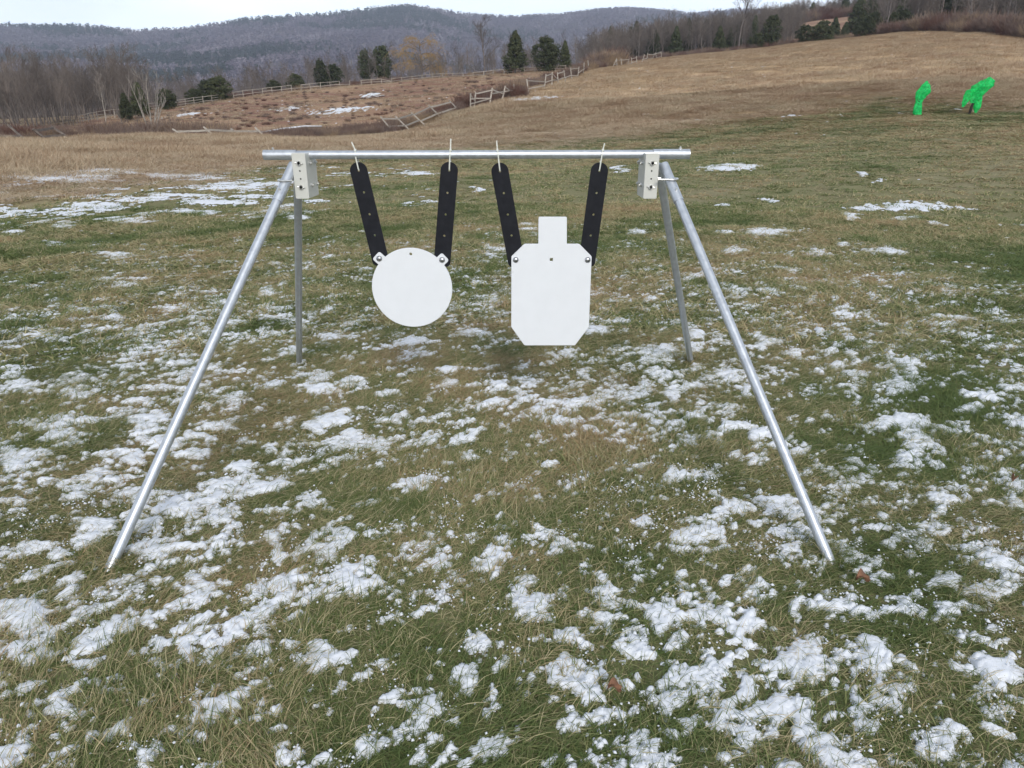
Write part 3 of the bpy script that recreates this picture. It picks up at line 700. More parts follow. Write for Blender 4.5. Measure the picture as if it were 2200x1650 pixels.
# legs: foot pixel, pixel of the upper end, y of the upper end
def leg(foot, top, ytop, sleeve):
    fo = Vector(on_ground(*foot)); tp = Vector(on_y(*top, ytop)); d = (tp - fo).normalized(); L_ = (tp - fo).length
    fo = fo - d * 0.045
    n = 26; V, Fc = tube([w2s(fo), w2s(fo + d * 0.06), w2s(tp)], 0.0155, n)
    # the foot is cut at a slant so that it bites into the turf
    side = Vector((0, -1, 0)) if foot[1] > 1000 else Vector((0, 1, 0))
    for k in range(n):
        off = (V[k] - w2s(fo)).dot(side) / 0.0155; V[k] = V[k] + d * (0.016 * (1 + off))
    mb = MB(); mb.add((V, Fc)); lo = mb.build('leg', M['galv'], stand)
    if sleeve:
        a = tp - d * 0.155; m2 = MB(); m2.tube([w2s(a), w2s(tp + d * 0.004)], 0.0180, n); so = m2.build('leg_sleeve', M['galv'], lo)
        c = tp - d * 0.118; nrm = Vector((0, -0.75, 0.66)); m3 = MB(); m3.tube([w2s(c + nrm * 0.015), w2s(c + nrm * 0.023)], 0.0055, 6); m3.tube([w2s(c + nrm * 0.023), w2s(c + nrm * 0.028)], 0.003, 8)
        m3.build('set_screw', M['galv2'], lo)
    return fo, tp, d
lA = leg((234, 1226), (630, 356), 2.612, True)
lB = leg((1786, 1213), (1426, 356), 2.622, True)
lC = leg((643, 778), (639.5, 356), 2.678, False)
lD = leg((1484, 778), (1415, 356), 2.690, False)

def bracket(left):
    cx = (on_y(641.5, 335, 2.585)[0] if left else on_y(1402, 335, 2.59)[0]); yb = 2.648 if left else 2.654
    zt = on_y(642, 329.3, yb - 0.066)[2]; zb = on_y(645, 426.5, yb - 0.066)[2]
    s = 1 if left else -1        # the web faces inwards
    w, dp, t = 0.047, 0.132, 0.003
    x_in, x_out = cx + s * w / 2, cx - s * w / 2
    e = empty('bracket', w2s((cx, yb, 0))); e.parent = stand
    # front and rear flanges are plates with punched holes, the web a plate between them
    holes = [circ(0, zt - 0.017, 0.0042, 14), circ(0, zt - 0.073 - 0.0145, 0.0042, 14)]
    h2 = [circ(0, zt - 0.017 - q, 0.0032, 12) for q in (0.026, 0.0455 + 0.0055)]
    holes[1] = circ(0, zt - 0.112 + 0.0, 0.0042, 14); holes = [circ(0, zt - 0.033, 0.0055, 16), circ(0, zt - 0.115, 0.0055, 16), circ(0, zt - 0.060, 0.0035, 12), circ(0, zt - 0.087, 0.0035, 12)]
    fl = round_poly([(-w / 2, zb), (w / 2, zb), (w / 2, zt), (-w / 2, zt)], 0.004)
    me = outline_mesh('flange', [fl] + holes, t, 0.0006); o = link('front_flange', me, M['cream'], e); o.location = (0, -dp / 2, 0)
    me2 = outline_mesh('flange', [fl], t, 0.0006); o2 = link('rear_flange', me2, M['cream'], e); o2.location = (0, dp / 2, 0)
    web = MB(); web.box((s * w / 2 - t / 2 - s * 0.0012, -dp / 2 + t / 2, zb + .0008), (s * w / 2 + t / 2 - s * 0.0012, dp / 2 - t / 2, zt - .0008)); web.build('web', M['cream'], e)
    back = MB(); back.box((-w / 2 + .001, -dp / 2 + 0.0020, zb + .002), (w / 2 - 0.004, -dp / 2 + 0.0026, zt - .002)); 
    # wing screws in the front flange
    for zz in (zt - 0.033, zt - 0.115):
        m = MB()
        V, Fc = tube([(0, -dp / 2 - 0.0015, zz), (0, -dp / 2 - 0.0085, zz)], 0.0082, 16, cap=False); m.add((V, Fc))
        V2, F2 = tube([(0, -dp / 2 - 0.0085, zz), (0, -dp / 2 - 0.002, zz)], 0.0050, 16, cap=False); m.add((V2, F2))
        n0 = 16; m.f += [(16 + k, 16 + (k + 1) % 16, 32 + (k + 1) % 16, 32 + k) for k in range(16)]
        for q in (-1, 1): m.tube([(q * 0.0075, -dp / 2 - 0.004, zz), (q * 0.0135, -dp / 2 - 0.0055, zz - q * 0.002)], [0.0028, 0.0018], 8)
        m.build('wing_nut', M['galv2'], e)
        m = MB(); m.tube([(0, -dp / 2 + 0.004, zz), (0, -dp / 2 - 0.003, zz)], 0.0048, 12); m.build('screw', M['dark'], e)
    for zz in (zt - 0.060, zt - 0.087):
        m = MB(); m.tube([(0, -dp / 2 + 0.012, zz), (0, -dp / 2 + 0.002, zz)], 0.0036, 10); m.build('hole_shade', M['dark'], e)  # added black cylinders behind the punched holes, painted as their inner shade
    # nuts on the web
    for zz, yy in ((zt - 0.036, -0.02), (zt - 0.036, 0.05), (zt - 0.112, -0.02), (zt - 0.112, 0.05)):
        m = MB(); m.tube([(s * w / 2, yy, zz), (s * (w / 2 + 0.007), yy, zz)], 0.0075, 6); m.tube([(s * w / 2, yy, zz), (s * (w / 2 + 0.010), yy, zz)], 0.0036, 10)
        m.build('nut', M['galv2'], e)
    return cx, yb, zt, e, s
bL = bracket(True); bR = bracket(False)
for (cx, yb, zt, e, s), lg in ((bL, lA), (bR, lB)):
    fo, tp, d = lg; zu = on_y(612 if s > 0 else 1440, 387, 2.57)[2]
    k = (zu - fo.z) / d.z; c = fo + d * k; rr_ = 0.0235; P_ = []
    xi = cx - s * 0.020
    for i in range(17):
        t = math.pi * i / 16; P_.append((c.x - s * math.sin(t) * rr_ - s * 0.004, c.y - math.cos(t) * rr_ * 1.25, zu + (0.003 if s < 0 else 0)))
    P_ = [(xi, P_[0][1], P_[0][2])] + P_ + [(xi, P_[-1][1], P_[-1][2])]
    MB().tube([w2s(p) for p in P_], 0.0040, 10).build('u_bolt', M['galv2'], stand)

# ------------------------------------------------------------ hanging targets
def pl(px, py): return on_y(px, py, YB - 0.008)
def target(name, label, straps, plate_loops, cxz):
    org = Vector((cxz[0], YB, cxz[1])); t = empty(name, org)
    tag(t, label, 'target')
    def loc(p): return (p[0] - org.x, p[2] - org.z)
    loops = [[(x_ - org.x, z_ - org.z) for x_, z_ in lp_] for lp_ in plate_loops]
    me = outline_mesh('plate', loops, 0.0095, 0.0012); o = link('plate', me, M['paint'], t); o.location = (0, -0.013, 0)
    for hole, bolt, mids in straps:
        a = Vector(loc(pl(*hole))); b = Vector(loc(pl(*bolt))); d = (b - a).normalized(); n = Vector((-d.y, d.x)); w = 0.0305
        ptl = []
        for k in range(25):
            q = math.pi * k / 24; c = a - d * math.sin(q) * 0.029 + n * math.cos(q) * w; ptl.append((c.x, c.y))
        rr2 = 0.017
        c1 = b - n * (w - rr2) + d * 0.010; c2 = b + n * (w - rr2) + d * 0.010
        for k in range(9):
            q = k / 8 * math.pi / 2; c = c1 - n * math.cos(q) * rr2 + d * math.sin(q) * rr2; ptl.append((c.x, c.y))
        for k in range(9):
            q = k / 8 * math.pi / 2; c = c2 + n * math.sin(q) * rr2 + d * math.cos(q) * rr2; ptl.append((c.x, c.y))
        hl_ = [circ(a.x, a.y, 0.0048, 16)] + [circ(*loc(pl(*m)), 0.0050, 16) for m in mids]
        me = outline_mesh('strap', [ptl] + hl_, 0.0075, 0.0008); so = link('strap', me, M['rubber'], t); so.location = (0, -0.002, 0)
        m = MB(); bx, bz = b.x, b.y
        V, Fc = tube([(bx, -0.017, bz), (bx, -0.0195, bz), (bx, -0.0225, bz), (bx, -0.0245, bz), (bx, -0.0252, bz)], [0.0112, 0.0112, 0.0092, 0.0055, 0.0015], 24); m.add((V, Fc))
        m.tube([(bx, -0.017, bz), (bx, 0.016, bz)], 0.0045, 12); m.tube([(bx, 0.004, bz), (bx, 0.011, bz)], 0.0085, 6)
        m.build('bolt', M['bolt'], t)
    return t
# round plate with two ears
C = pl(886, 618); Rg = 0.1525
bo = [pl(815.7, 554.5), pl(950.2, 557.3)]
outl = []; ears = []
for b in bo: ears.append(math.atan2(b[2] - C[2], b[0] - C[0]))
hw = 0.0185; ang = math.asin((hw + 0.004) / Rg)
eR, eL = ears[1], ears[0]
def arc(a0, a1, n): return [(C[0] + Rg * math.cos(a0 + (a1 - a0) * i / n), C[2] + Rg * math.sin(a0 + (a1 - a0) * i / n)) for i in range(n + 1)]
def ear(e, b):
    u = Vector((math.cos(e), math.sin(e))); n = Vector((-u.y, u.x)); L1 = math.hypot(b[0] - C[0], b[2] - C[2]) + 0.0165; c = Vector((C[0], C[2]))
    q = [c - n * hw + u * (Rg * .985), c - n * hw + u * L1, c + n * hw + u * L1, c + n * hw + u * (Rg * .985)]; o_ = [tuple(q[0])]
    for i in (1, 2):
        p0, p1, p2 = q[i - 1], q[i], q[i + 1]; a = (p0 - p1).normalized() * 0.008; bb = (p2 - p1).normalized() * 0.008
        for k in range(6):
            t = k / 5; v = (p1 + a) * (1 - t) ** 2 + p1 * 2 * t * (1 - t) + (p1 + bb) * t * t; o_.append(tuple(v))
    return o_ + [tuple(q[3])]
outl = ear(eR, bo[1]) + arc(eR + ang, eL - ang, 30) + ear(eL, bo[0]) + arc(eL + ang, eR - ang + 2 * math.pi, 90)
hc = pl(883, 545)
target('round_target', 'round white steel plate hanging by two black straps from the left half of the crossbar',
       [((770, 367), (815.7, 554.5), [(781.4, 413.6), (793.4, 460.7), (804.8, 506)]), ((965, 366.4), (950.2, 557.3), [(961, 414.6), (957.3, 461.3), (954.2, 506.8)])],
       [outl, circ(hc[0], hc[2], 0.0068, 20)], (C[0], C[2]))
sil = [(1157.5, 466), (1216.8, 466), (1216.8, 524), (1243.9, 524), (1270, 550.5), (1264, 701), (1234.5, 740), (1127, 740), (1099, 701), (1099.3, 550.5), (1126.8, 524), (1157, 524)]
sil = [pl(*p) for p in sil]; sq = [pl(*p) for p in ((1180.2, 553), (1188.4, 553), (1188.4, 561), (1180.2, 561))]
target('silhouette_target', 'white torso shaped steel plate with square head, hanging by two black straps',
       [((1074, 368.2), (1108, 557.3), [(1082.5, 415.3), (1091, 461.3), (1099, 506.4)]), ((1288.2, 367.5), (1262, 557.3), [(1282, 415), (1275.5, 461.3), (1269.3, 506.6)])],
       [round_poly([(p[0], p[2]) for p in sil], 0.004, 4)[::-1], [(p[0], p[2]) for p in sq]], (pl(1184, 620)[0], pl(1184, 620)[2]))

def zip_tie(pts, label):
    hole, low, head, tip = [on_y(px, py, YB - 0.018) for px, py in pts]
    bz = (bl_[2] + br_[2]) / 2; zc = Vector((0, YB, bz)); Rr = 0.0148 + 0.002
    def ribbon(path, w):
        V, Fc = [], []; t_ = 0.0007
        n = len(path)
        for i, p in enumerate(path):
            p = Vector(p); d = (Vector(path[min(i + 1, n - 1)]) - Vector(path[max(i - 1, 0)])).normalized(); s = Vector((1, 0, 0)); s = (s - d * s.dot(d)).normalized(); u = d.cross(s)
            V += [p - s * w - u * t_, p + s * w - u * t_, p + s * w + u * t_, p - s * w + u * t_]
        for i in range(n - 1):
            for k in range(4): Fc.append((i * 4 + k, i * 4 + (k + 1) % 4, i * 4 + 4 + (k + 1) % 4, i * 4 + 4 + k))
        Fc += [(3, 2, 1, 0), tuple((n - 1) * 4 + k for k in range(4))]
        return V, Fc
    path = [(hole[0], YB - 0.0010, hole[2]), (hole[0], YB - 0.0085, hole[2] + 0.001), (hole[0] * .85 + low[0] * .15, YB - 0.0125, hole[2] + 0.008)]
    for k in range(13):
        a = math.pi + R(15) - k / 12 * R(210); f_ = k / 12
        xx = low[0] * (1 - min(1, f_ * 2.0)) + head[0] * min(1, f_ * 2.0)
        path.append((xx, YB + Rr * math.cos(a) , bz + Rr * math.sin(a)))
    path += [(hole[0], YB + 0.0075, hole[2] + 0.006), (hole[0], YB + 0.0030, hole[2])]
    m = MB(); m.add(ribbon(path, 0.0023)); org = Vector((head[0], YB, bz))
    hx = Vector((head[0], YB - 0.0125, bz + 0.0155)); o = m.build('zip_tie', M['nylon'], None, True, 0, org)
    tag(o, label, 'zip tie', 'zip ties holding the straps on the crossbar')
    h = MB(); h.box((hx.x - 0.0036, hx.y - 0.003, hx.z - 0.003), (hx.x + 0.0036, hx.y + 0.003, hx.z + 0.0042)); ho = h.build('head', M['nylon'], o, False, 0.0008, org); ho.location = (0, 0, 0)
    tl = MB(); tl.add(ribbon([tuple(hx), (hx.x + (tip[0] - hx.x) * .3, hx.y - 0.002, hx.z + (tip[2] - hx.z) * .35), (tip[0], hx.y - 0.004, tip[2])], 0.0021)); to = tl.build('tail', M['nylon'], o, True, 0, org)
zip_tie([(770, 367), (764, 346), (762.5, 325), (755, 305)], 'white zip tie with its tail bent left, holding the left strap of the round plate')
zip_tie([(965, 366.4), (966.5, 340), (967.5, 320), (968.5, 298)], 'white zip tie with upright tail, holding the right strap of the round plate')
zip_tie([(1074, 368), (1070.5, 342), (1068.5, 325), (1067, 302)], 'white zip tie holding the left strap of the torso shaped plate')
zip_tie([(1288.2, 367.5), (1292.7, 344), (1295.5, 325), (1299, 308)], 'white zip tie, tail bent right, holding the right strap of the torso shaped plate')

# ------------------------------------------------------------ trees
def np_tubes(segs, sides=3):
    """segs (n,8): p0, p1, r0, r1 -> v, f"""
    s = np.asarray(segs, float); p0, p1, r0, r1 = s[:, 0:3], s[:, 3:6], s[:, 6], s[:, 7]
    d = p1 - p0; d /= np.linalg.norm(d, axis=1)[:, None] + 1e-9
    h = np.where(np.abs(d[:, 2:3]) < 0.9, np.array([[0, 0, 1.0]]), np.array([[1.0, 0, 0]]))
    a = np.cross(d, h); a /= np.linalg.norm(a, axis=1)[:, None]; b = np.cross(d, a)
    V = []
    for p, r in ((p0, r0), (p1, r1)):
        for k in range(sides):
            t = 2 * math.pi * k / sides; V.append(p + (a * math.cos(t) + b * math.sin(t)) * r[:, None])
    V = np.stack(V, 1).reshape(-1, 3); n = len(s); base = np.arange(n)[:, None] * 2 * sides
    Fc = np.concatenate([base + np.array([[k, (k + 1) % sides, sides + (k + 1) % sides, sides + k]]) for k in range(sides)])
    return V, Fc
def grow(seed, h=10.0, trunk_r=0.14, levels=4, kids=(9, 5, 4, 3), up=0.35, spread=0.75, minr=0.012, droop=0.0, stems=1, first=0.3, lenk=(0.42, 0.5, 0.5, 0.5)):
    rg = random.Random(seed); big, small = [], []
    def branch(p, d, ln, r, lev):
        n = 5 if lev == 0 else 3; pts = [p]; q = d.copy(); seg = ln / n; cur = p.copy()
        for i in range(n):
            j = Vector((rg.gauss(0, 1), rg.gauss(0, 1), rg.gauss(0, 1))) * (0.07 if lev == 0 else 0.16)
            q = (q + j + Vector((0, 0, up * 0.25 - droop * lev * 0.35)) * (0 if lev == 0 else 1)).normalized()
            nxt = cur + q * seg; r1 = max(r * (1 - (i + 1) / n * (0.75 if lev else 0.8)), minr * 0.7); r0 = max(r * (1 - i / n * (0.75 if lev else 0.8)), minr * 0.7)
            (big if lev == 0 or (lev == 1 and r > minr * 2.2) else small).append((*cur, *nxt, r0, r1)); cur = nxt; pts.append(cur.copy())
        if lev < levels:
            k = kids[min(lev, len(kids) - 1)]
            for c in range(k):
                t = (first if lev == 0 else 0.25) + (1 - (first if lev == 0 else 0.25)) * (c + rg.random()) / k; t = min(t, 0.98); i = int(t * n); pt = pts[i].lerp(pts[i + 1], t * n - i)
                az = rg.uniform(0, 6.28); dd = (pts[i + 1] - pts[i]).normalized(); side = Vector((math.cos(az), math.sin(az), 0.1)); side = (side - dd * side.dot(dd)).normalized()
                nd = (dd * (1 - spread * 0.55) + side * spread * rg.uniform(0.7, 1.2)).normalized()
                branch(pt, nd, ln * lenk[min(lev, 3)] * (1.15 - 0.6 * t if lev == 0 else 1) * rg.uniform(0.75, 1.2), max(r * (1 - 0.7 * t) * 0.55, minr), lev + 1)
    for s in range(stems):
        a = rg.uniform(0, 6.28) if stems > 1 else 0; tilt = rg.uniform(0.06, 0.20) if stems > 1 else 0.03
        branch(Vector((0.12 * s * math.cos(a), 0.12 * math.sin(a), -0.3)), Vector((math.cos(a) * tilt, math.sin(a) * tilt, 1)).normalized(), h * (1 if s == 0 else rg.uniform(0.7, 0.95)), trunk_r, 0)
    a = np_mesh('trunk', *np_tubes(big, 6)); b = np_mesh('crown', *np_tubes(small, 3))
    return a, b
def leafy(seed, h, w, n, shape='cone', leaf=0.16, base=0.08, gap=0.42):
    """evergreen crown: thousands of small sprays, denser on the limbs' ends, uneven outline"""
    rg = np.random.default_rng(seed); V = []; Fc = []
    nb = int(90 + h * 16); lob = []
    for i in range(nb):
        t = rg.uniform(0, 1) ** 0.85; z = base * h + t * (1 - base) * h
        prof = {'cone': (1 - t) ** 0.75 * (0.55 + 0.45 * min(1, t * 6 + .2)), 'round': math.sqrt(max(0, 1 - (2 * t - 0.9) ** 2 * 0.8)) * 0.95, 'pine': (0.35 + 0.65 * math.sin(math.pi * min(1, t * 0.9 + .1)))}[shape]
        a = rg.uniform(0, 6.28); q = w / 2 * prof * rg.uniform(0.35, 1.12)
        lob.append((q * math.cos(a), q * math.sin(a), z + rg.normal(0, 0.02 * h), w * rg.uniform(0.09, 0.2) * (1.1 - 0.5 * t)))
    lob = np.array(lob); k = rg.integers(0, nb, n); c = lob[k]
    d = rg.normal(0, 1, (n, 3)); d /= np.linalg.norm(d, axis=1)[:, None]; rad = rg.uniform(0.3, 1, n) ** 0.6
    p = c[:, :3] + d * (c[:, 3] * rad)[:, None] * np.array([1, 1, 0.75])
    u = rg.normal(0, 1, (n, 3)) + np.array([0, 0, 0.4]); u /= np.linalg.norm(u, axis=1)[:, None]; v = np.cross(u, d); v /= np.linalg.norm(v, axis=1)[:, None] + 1e-9
    s = leaf * rg.uniform(0.5, 1.3, n)[:, None]
    V = np.stack([p - v * s * .35, p + u * s - v * s * 0.1, p + v * s * .35, p - u * s * 0.6], 1).reshape(-1, 3)
    Fc = np.arange(n * 4).reshape(-1, 4)
    segs = [(0, 0, -0.4, 0, 0, h * 0.5, 0.03 * w + 0.03, 0.02 * w), (0, 0, h * .5, 0, 0, h * 0.93, 0.02 * w, 0.01)]
    for l in lob[:: max(1, nb // 40)]: segs.append((0, 0, max(0.1, l[2] - 0.25 * math.hypot(l[0], l[1]) - 0.1), l[0], l[1], l[2], 0.012 * w, 0.006))
    return np_mesh('trunk', *np_tubes(segs, 6)), np_mesh('crown', V, Fc)

def plant(name, var, mats, loc, scale, rz, label, cat, group=None):
    tk, cr = var
    e = empty(name, loc, rz); e.scale = scale if hasattr(scale, '__len__') else (scale,) * 3
    tag(e, label, cat, group)
    for nm, me, mt in (('trunk', tk, mats[0]), ('crown', cr, mats[1])):
        if not me.materials: me.materials.append(mt)
        o = bpy.data.objects.new(nm, me); COL.objects.link(o); o.parent = e
        if me.materials[0] != mt: o.material_slots[0].link = 'OBJECT'; o.material_slots[0].material = mt
    return e

rnd = random.Random(11)
BARE = [grow(s, 10, 0.13, 4, (12, 5, 4, 3), up=0.5, spread=0.62, minr=0.013, first=0.22, lenk=(0.36, 0.5, 0.5, 0.55)) for s in range(8)]
SLIM = [grow(50 + s, 10, 0.085, 3, (12, 6, 5), up=0.8, spread=0.42, minr=0.012, first=0.3, lenk=(0.3, 0.45, 0.5)) for s in range(5)]
def bare(px, r, hp, label, group=None, slim=False, name='bare_tree', cat='tree', mats=None, row=170.0):
    p = at(px, r, row); h = hpx(hp, r); v = rnd.choice(SLIM if slim else BARE); s = h / 10.0 * rnd.uniform(.95, 1.05)
    return plant(name, v, mats or (M['bark'], M['twig']), p, (s * 1.0, s * 1.0, s * 0.93), rnd.uniform(0, 6.28), label, cat, group)

# left wood
for i in range(44):
    px = -60 + (i + rnd.random()) / 44 * 290; r = rnd.uniform(112, 150) + max(0, px - 120) * 0.1
    slim = rnd.random() < 0.75; bare(px, r, rnd.uniform(95, 145) * (1 - max(0, px - 60) / 420), 'leafless grey tree in the wood at the left edge', 'leafless trees of the left wood', slim, row=200)
# trees behind the long fence
for i in range(62):
    px = 215 + (i + rnd.random()) / 62 * 1060; r = rnd.uniform(158, 195); hp = rnd.uniform(38, 66) * (1.15 if 980 < px < 1060 or px < 330 else 1)
    bare(px, r, hp, 'leafless grey tree in the line behind the long fence', 'leafless trees behind the long fence', rnd.random() < 0.5)
# ridge wood, middle to right
for i in range(105):
    px = 1275 + (i + rnd.random()) / 105 * 420; r = rnd.uniform(203, 235) - max(0, 1450 - px) * 0.12
    top = np.interp(px, [1275, 1350, 1450, 1560, 1700], [95, 62, 42, 38, 30]); base = float(np.interp(px, [1275, 1430, 1700], [150, 129, 100]))
    bare(px, r, (base - top) * rnd.uniform(0.75, 1.05), 'leafless tree in the dense wood along the hill crest', 'leafless trees of the crest wood', rnd.random() < 0.4, row=90)
for i in range(30):
    px = 1640 + (i + rnd.random()) / 30 * 300; r = rnd.uniform(400, 440); bare(px, r, rnd.uniform(28, 44), 'small far leafless tree above the upper field', 'leafless trees above the upper field', rnd.random() < 0.4, row=40)
for i in range(42):
    px = 1900 + (i + rnd.random()) / 42 * 420; r = rnd.uniform(190, 300) ; bare(px, r, rnd.uniform(90, 140), 'leafless tree in the dark wood at the top right corner', 'leafless trees of the top right wood', rnd.random() < 0.3, row=60)
# the tall bare tree on the skyline
big = grow(777, 12, 0.24, 4, (11, 6, 5, 4), up=0.7, spread=0.7, minr=0.014, first=0.45, lenk=(0.42, 0.5, 0.5, 0.5))
p = at(1592, 205, 60); plant('bare_tree', big, (M['bark'], M['twig']), p, hpx(122, 205) / 12, 0.5, 'tallest bare tree, its wide crown standing out against the sky above the crest wood', 'tree')
big2 = grow(778, 12, 0.2, 4, (13, 6, 5, 4), up=0.7, spread=0.75, minr=0.013, first=0.25)
p = at(1040, 165, 120); plant('bare_tree', big2, (M['bark'], M['twig']), p, hpx(112, 165) / 12, 0.5, 'tall rounded bare tree just left of the big dark cedars', 'tree')
# birch clump in the dip
birch = grow(901, 8, 0.11, 3, (6, 3, 3), up=0.9, spread=0.35, minr=0.018, stems=4, first=0.3, lenk=(0.42, 0.45, 0.5))
p = at(318, 66, 230); plant('birch_tree', birch, (M['pale'], M['palet']), p, hpx(132, 66) / 8, 2.2, 'pale many-stemmed leafless birch in the dip in front of the long fence', 'tree')
for j, (px, r, hp, lb) in enumerate(((262, 75, 80, 'thin grey sapling just left of the pale birch'), (360, 60, 50, 'thin dark sapling just right of the pale birch'), (290, 62, 48, 'small bushy bare sapling at the foot of the pale birch'),
                                     (225, 120, 95, 'pale leaning bare tree beside the leftmost cedar'), (492, 55, 22, 'short bare stalk beside the collapsed near fence'))):
    bare(px, r, hp, lb, None, True, 'sapling' if hp < 60 else 'bare_tree', 'sapling' if hp < 60 else 'tree', (M['pale'], M['palet']) if j in (3,) else None, row=250)
# golden willow
wil = grow(333, 10, 0.3, 4, (14, 7, 5, 4), up=0.1, spread=0.95, minr=0.02, droop=0.35, first=0.2, lenk=(0.55, 0.55, 0.55, 0.6))
p = at(905, 172, 120); s = hpx(92, 172) / 10; plant('willow_tree', wil, (M['bark'], M['willow']), p, (s * 1.25, s * 1.25, s * 0.95), 1.0, 'wide golden leafless willow behind the long fence', 'tree')

# evergreens
CED = [leafy(s, 7, 4.6, 10000, 'cone', 0.22) for s in range(3)]; RND = [leafy(10 + s, 6, 5.6, 10000, 'round', 0.22, 0.04) for s in range(3)]; PIN = [leafy(20 + s, 8, 5.0, 5200, 'pine', 0.30, 0.15) for s in range(3)]
def ever(px, r, hp, wp, kind, label, name='cedar_tree', mat='cedar', row=150.0, cat='tree'):
    v, h0, w0 = {'c': (CED, 7, 4.0), 'r': (RND, 6, 5.0), 'p': (PIN, 8, 4.6)}[kind]
    p = at(px, r, row); h = hpx(hp, r); w = hpx(wp, r); return plant(name, rnd.choice(v), (M['bark'], M[mat]), p, (w / w0, w / w0, h / h0 * .98), rnd.uniform(0, 6.28), label, cat)
ever(1107, 152, 84, 50, 'c', 'tall dark conical cedar, left one of the big cedars behind the long fence')
ever(1173, 152, 70, 54, 'r', 'broad dark rounded cedar, the widest of the big cedars behind the long fence')
ever(1213, 155, 60, 28, 'c', 'narrow dark cedar touching the right side of the broad cedar')
ever(264, 120, 52, 28, 'c', 'small dark cedar left of the pale birch', row=200)
ever(296, 124, 66, 36, 'c', 'dark cedar standing behind the pale birch', row=200)
ever(355, 140, 38, 36, 'r', 'small round cedar right of the pale birch', row=200)
ever(418, 150, 30, 36, 'r', 'low spreading cedar, left one of the cedar group above the long fence', row=190)
ever(442, 153, 46, 30, 'p', 'taller thin pine in the middle of the cedar group above the long fence', 'pine_tree', 'pine', row=190)
ever(470, 151, 48, 44, 'r', 'dark bushy cedar, right one of the cedar group above the long fence', row=190)
ever(588, 165, 28, 28, 'r', 'small low cedar between the cedar group and the middle pines', row=180)
ever(633, 165, 36, 34, 'r', 'small rounded cedar left of the middle pines', row=170)
ever(688, 170, 62, 26, 'p', 'slim ragged pine above the long fence', 'pine_tree', 'pine')
ever(714, 170, 50, 36, 'p', 'bushy pine just right of the slim ragged pine', 'pine_tree', 'pine')
ever(785, 182, 68, 28, 'p', 'hazy pine, left one of two beside the golden willow', 'pine_tree', 'pine')
ever(820, 182, 72, 42, 'p', 'hazy wide pine touching the left side of the golden willow', 'pine_tree', 'pine')
ever(1406, 208, 60, 20, 'p', 'thin dark pine at the left end of the crest wood', 'pine_tree', 'cedar', 90)
ever(1452, 208, 62, 30, 'c', 'dark conifer inside the crest wood', 'pine_tree', 'pine', 90)
ever(1545, 206, 52, 28, 'c', 'dark conifer below the tallest bare tree', 'pine_tree', 'cedar', 90)
ever(1655, 204, 62, 34, 'p', 'tall dark pine at the right end of the crest wood', 'pine_tree', 'cedar', 90)
ever(1628, 203, 30, 34, 'r', 'low dark cedar at the edge of the upper slope', row=90)
ever(1728, 204, 36, 32, 'p', 'ragged dark cedar, leftmost of those below the upper field', row=80)
ever(1765, 205, 40, 44, 'r', 'bushy cedar below the upper field', row=80)
ever(1792, 222, 44, 26, 'c', 'lighter green conical pine below the upper field', 'pine_tree', 'pine', 70)
ever(1815, 226, 34, 18, 'c', 'smallest pale pine below the upper field', 'pine_tree', 'pine', 70)
ever(1850, 200, 48, 32, 'c', 'dark conical cedar on the crest in front of the upper field', row=65)
ever(1874, 200, 46, 28, 'p', 'ragged cedar leaning right on the crest', row=65)
ever(1918, 198, 42, 30, 'p', 'dark open cedar on the crest near the top right wood', row=65)
ever(1938, 198, 46, 28, 'p', 'dark cedar with a flat top beside the top right wood', row=65)
for i in range(14):
    px = 1640 + i * 22 + rnd.uniform(-8, 8); ever(px, rnd.uniform(405, 445), rnd.uniform(26, 46), 22, 'c', 'far dark conifer on the skyline above the upper field', 'pine_tree', 'cedar', 30)['group'] = 'far conifers above the upper field'
for i in range(20):
    px = 1850 + i * 24 + rnd.uniform(-8, 8); ever(px, rnd.uniform(225, 300), rnd.uniform(60, 90), 46, 'c', 'large dark conifer in the top right wood', 'pine_tree', 'cedar', 30)['group'] = 'dark conifers of the top right wood'
for i in range(13):
    px = 1320 + i * 27 + rnd.uniform(-10, 10); ever(px, rnd.uniform(222, 245), rnd.uniform(48, 80), 26, 'c', 'shadowy conifer deep in the crest wood', 'pine_tree', 'pine', 90)['group'] = 'conifers deep in the crest wood'

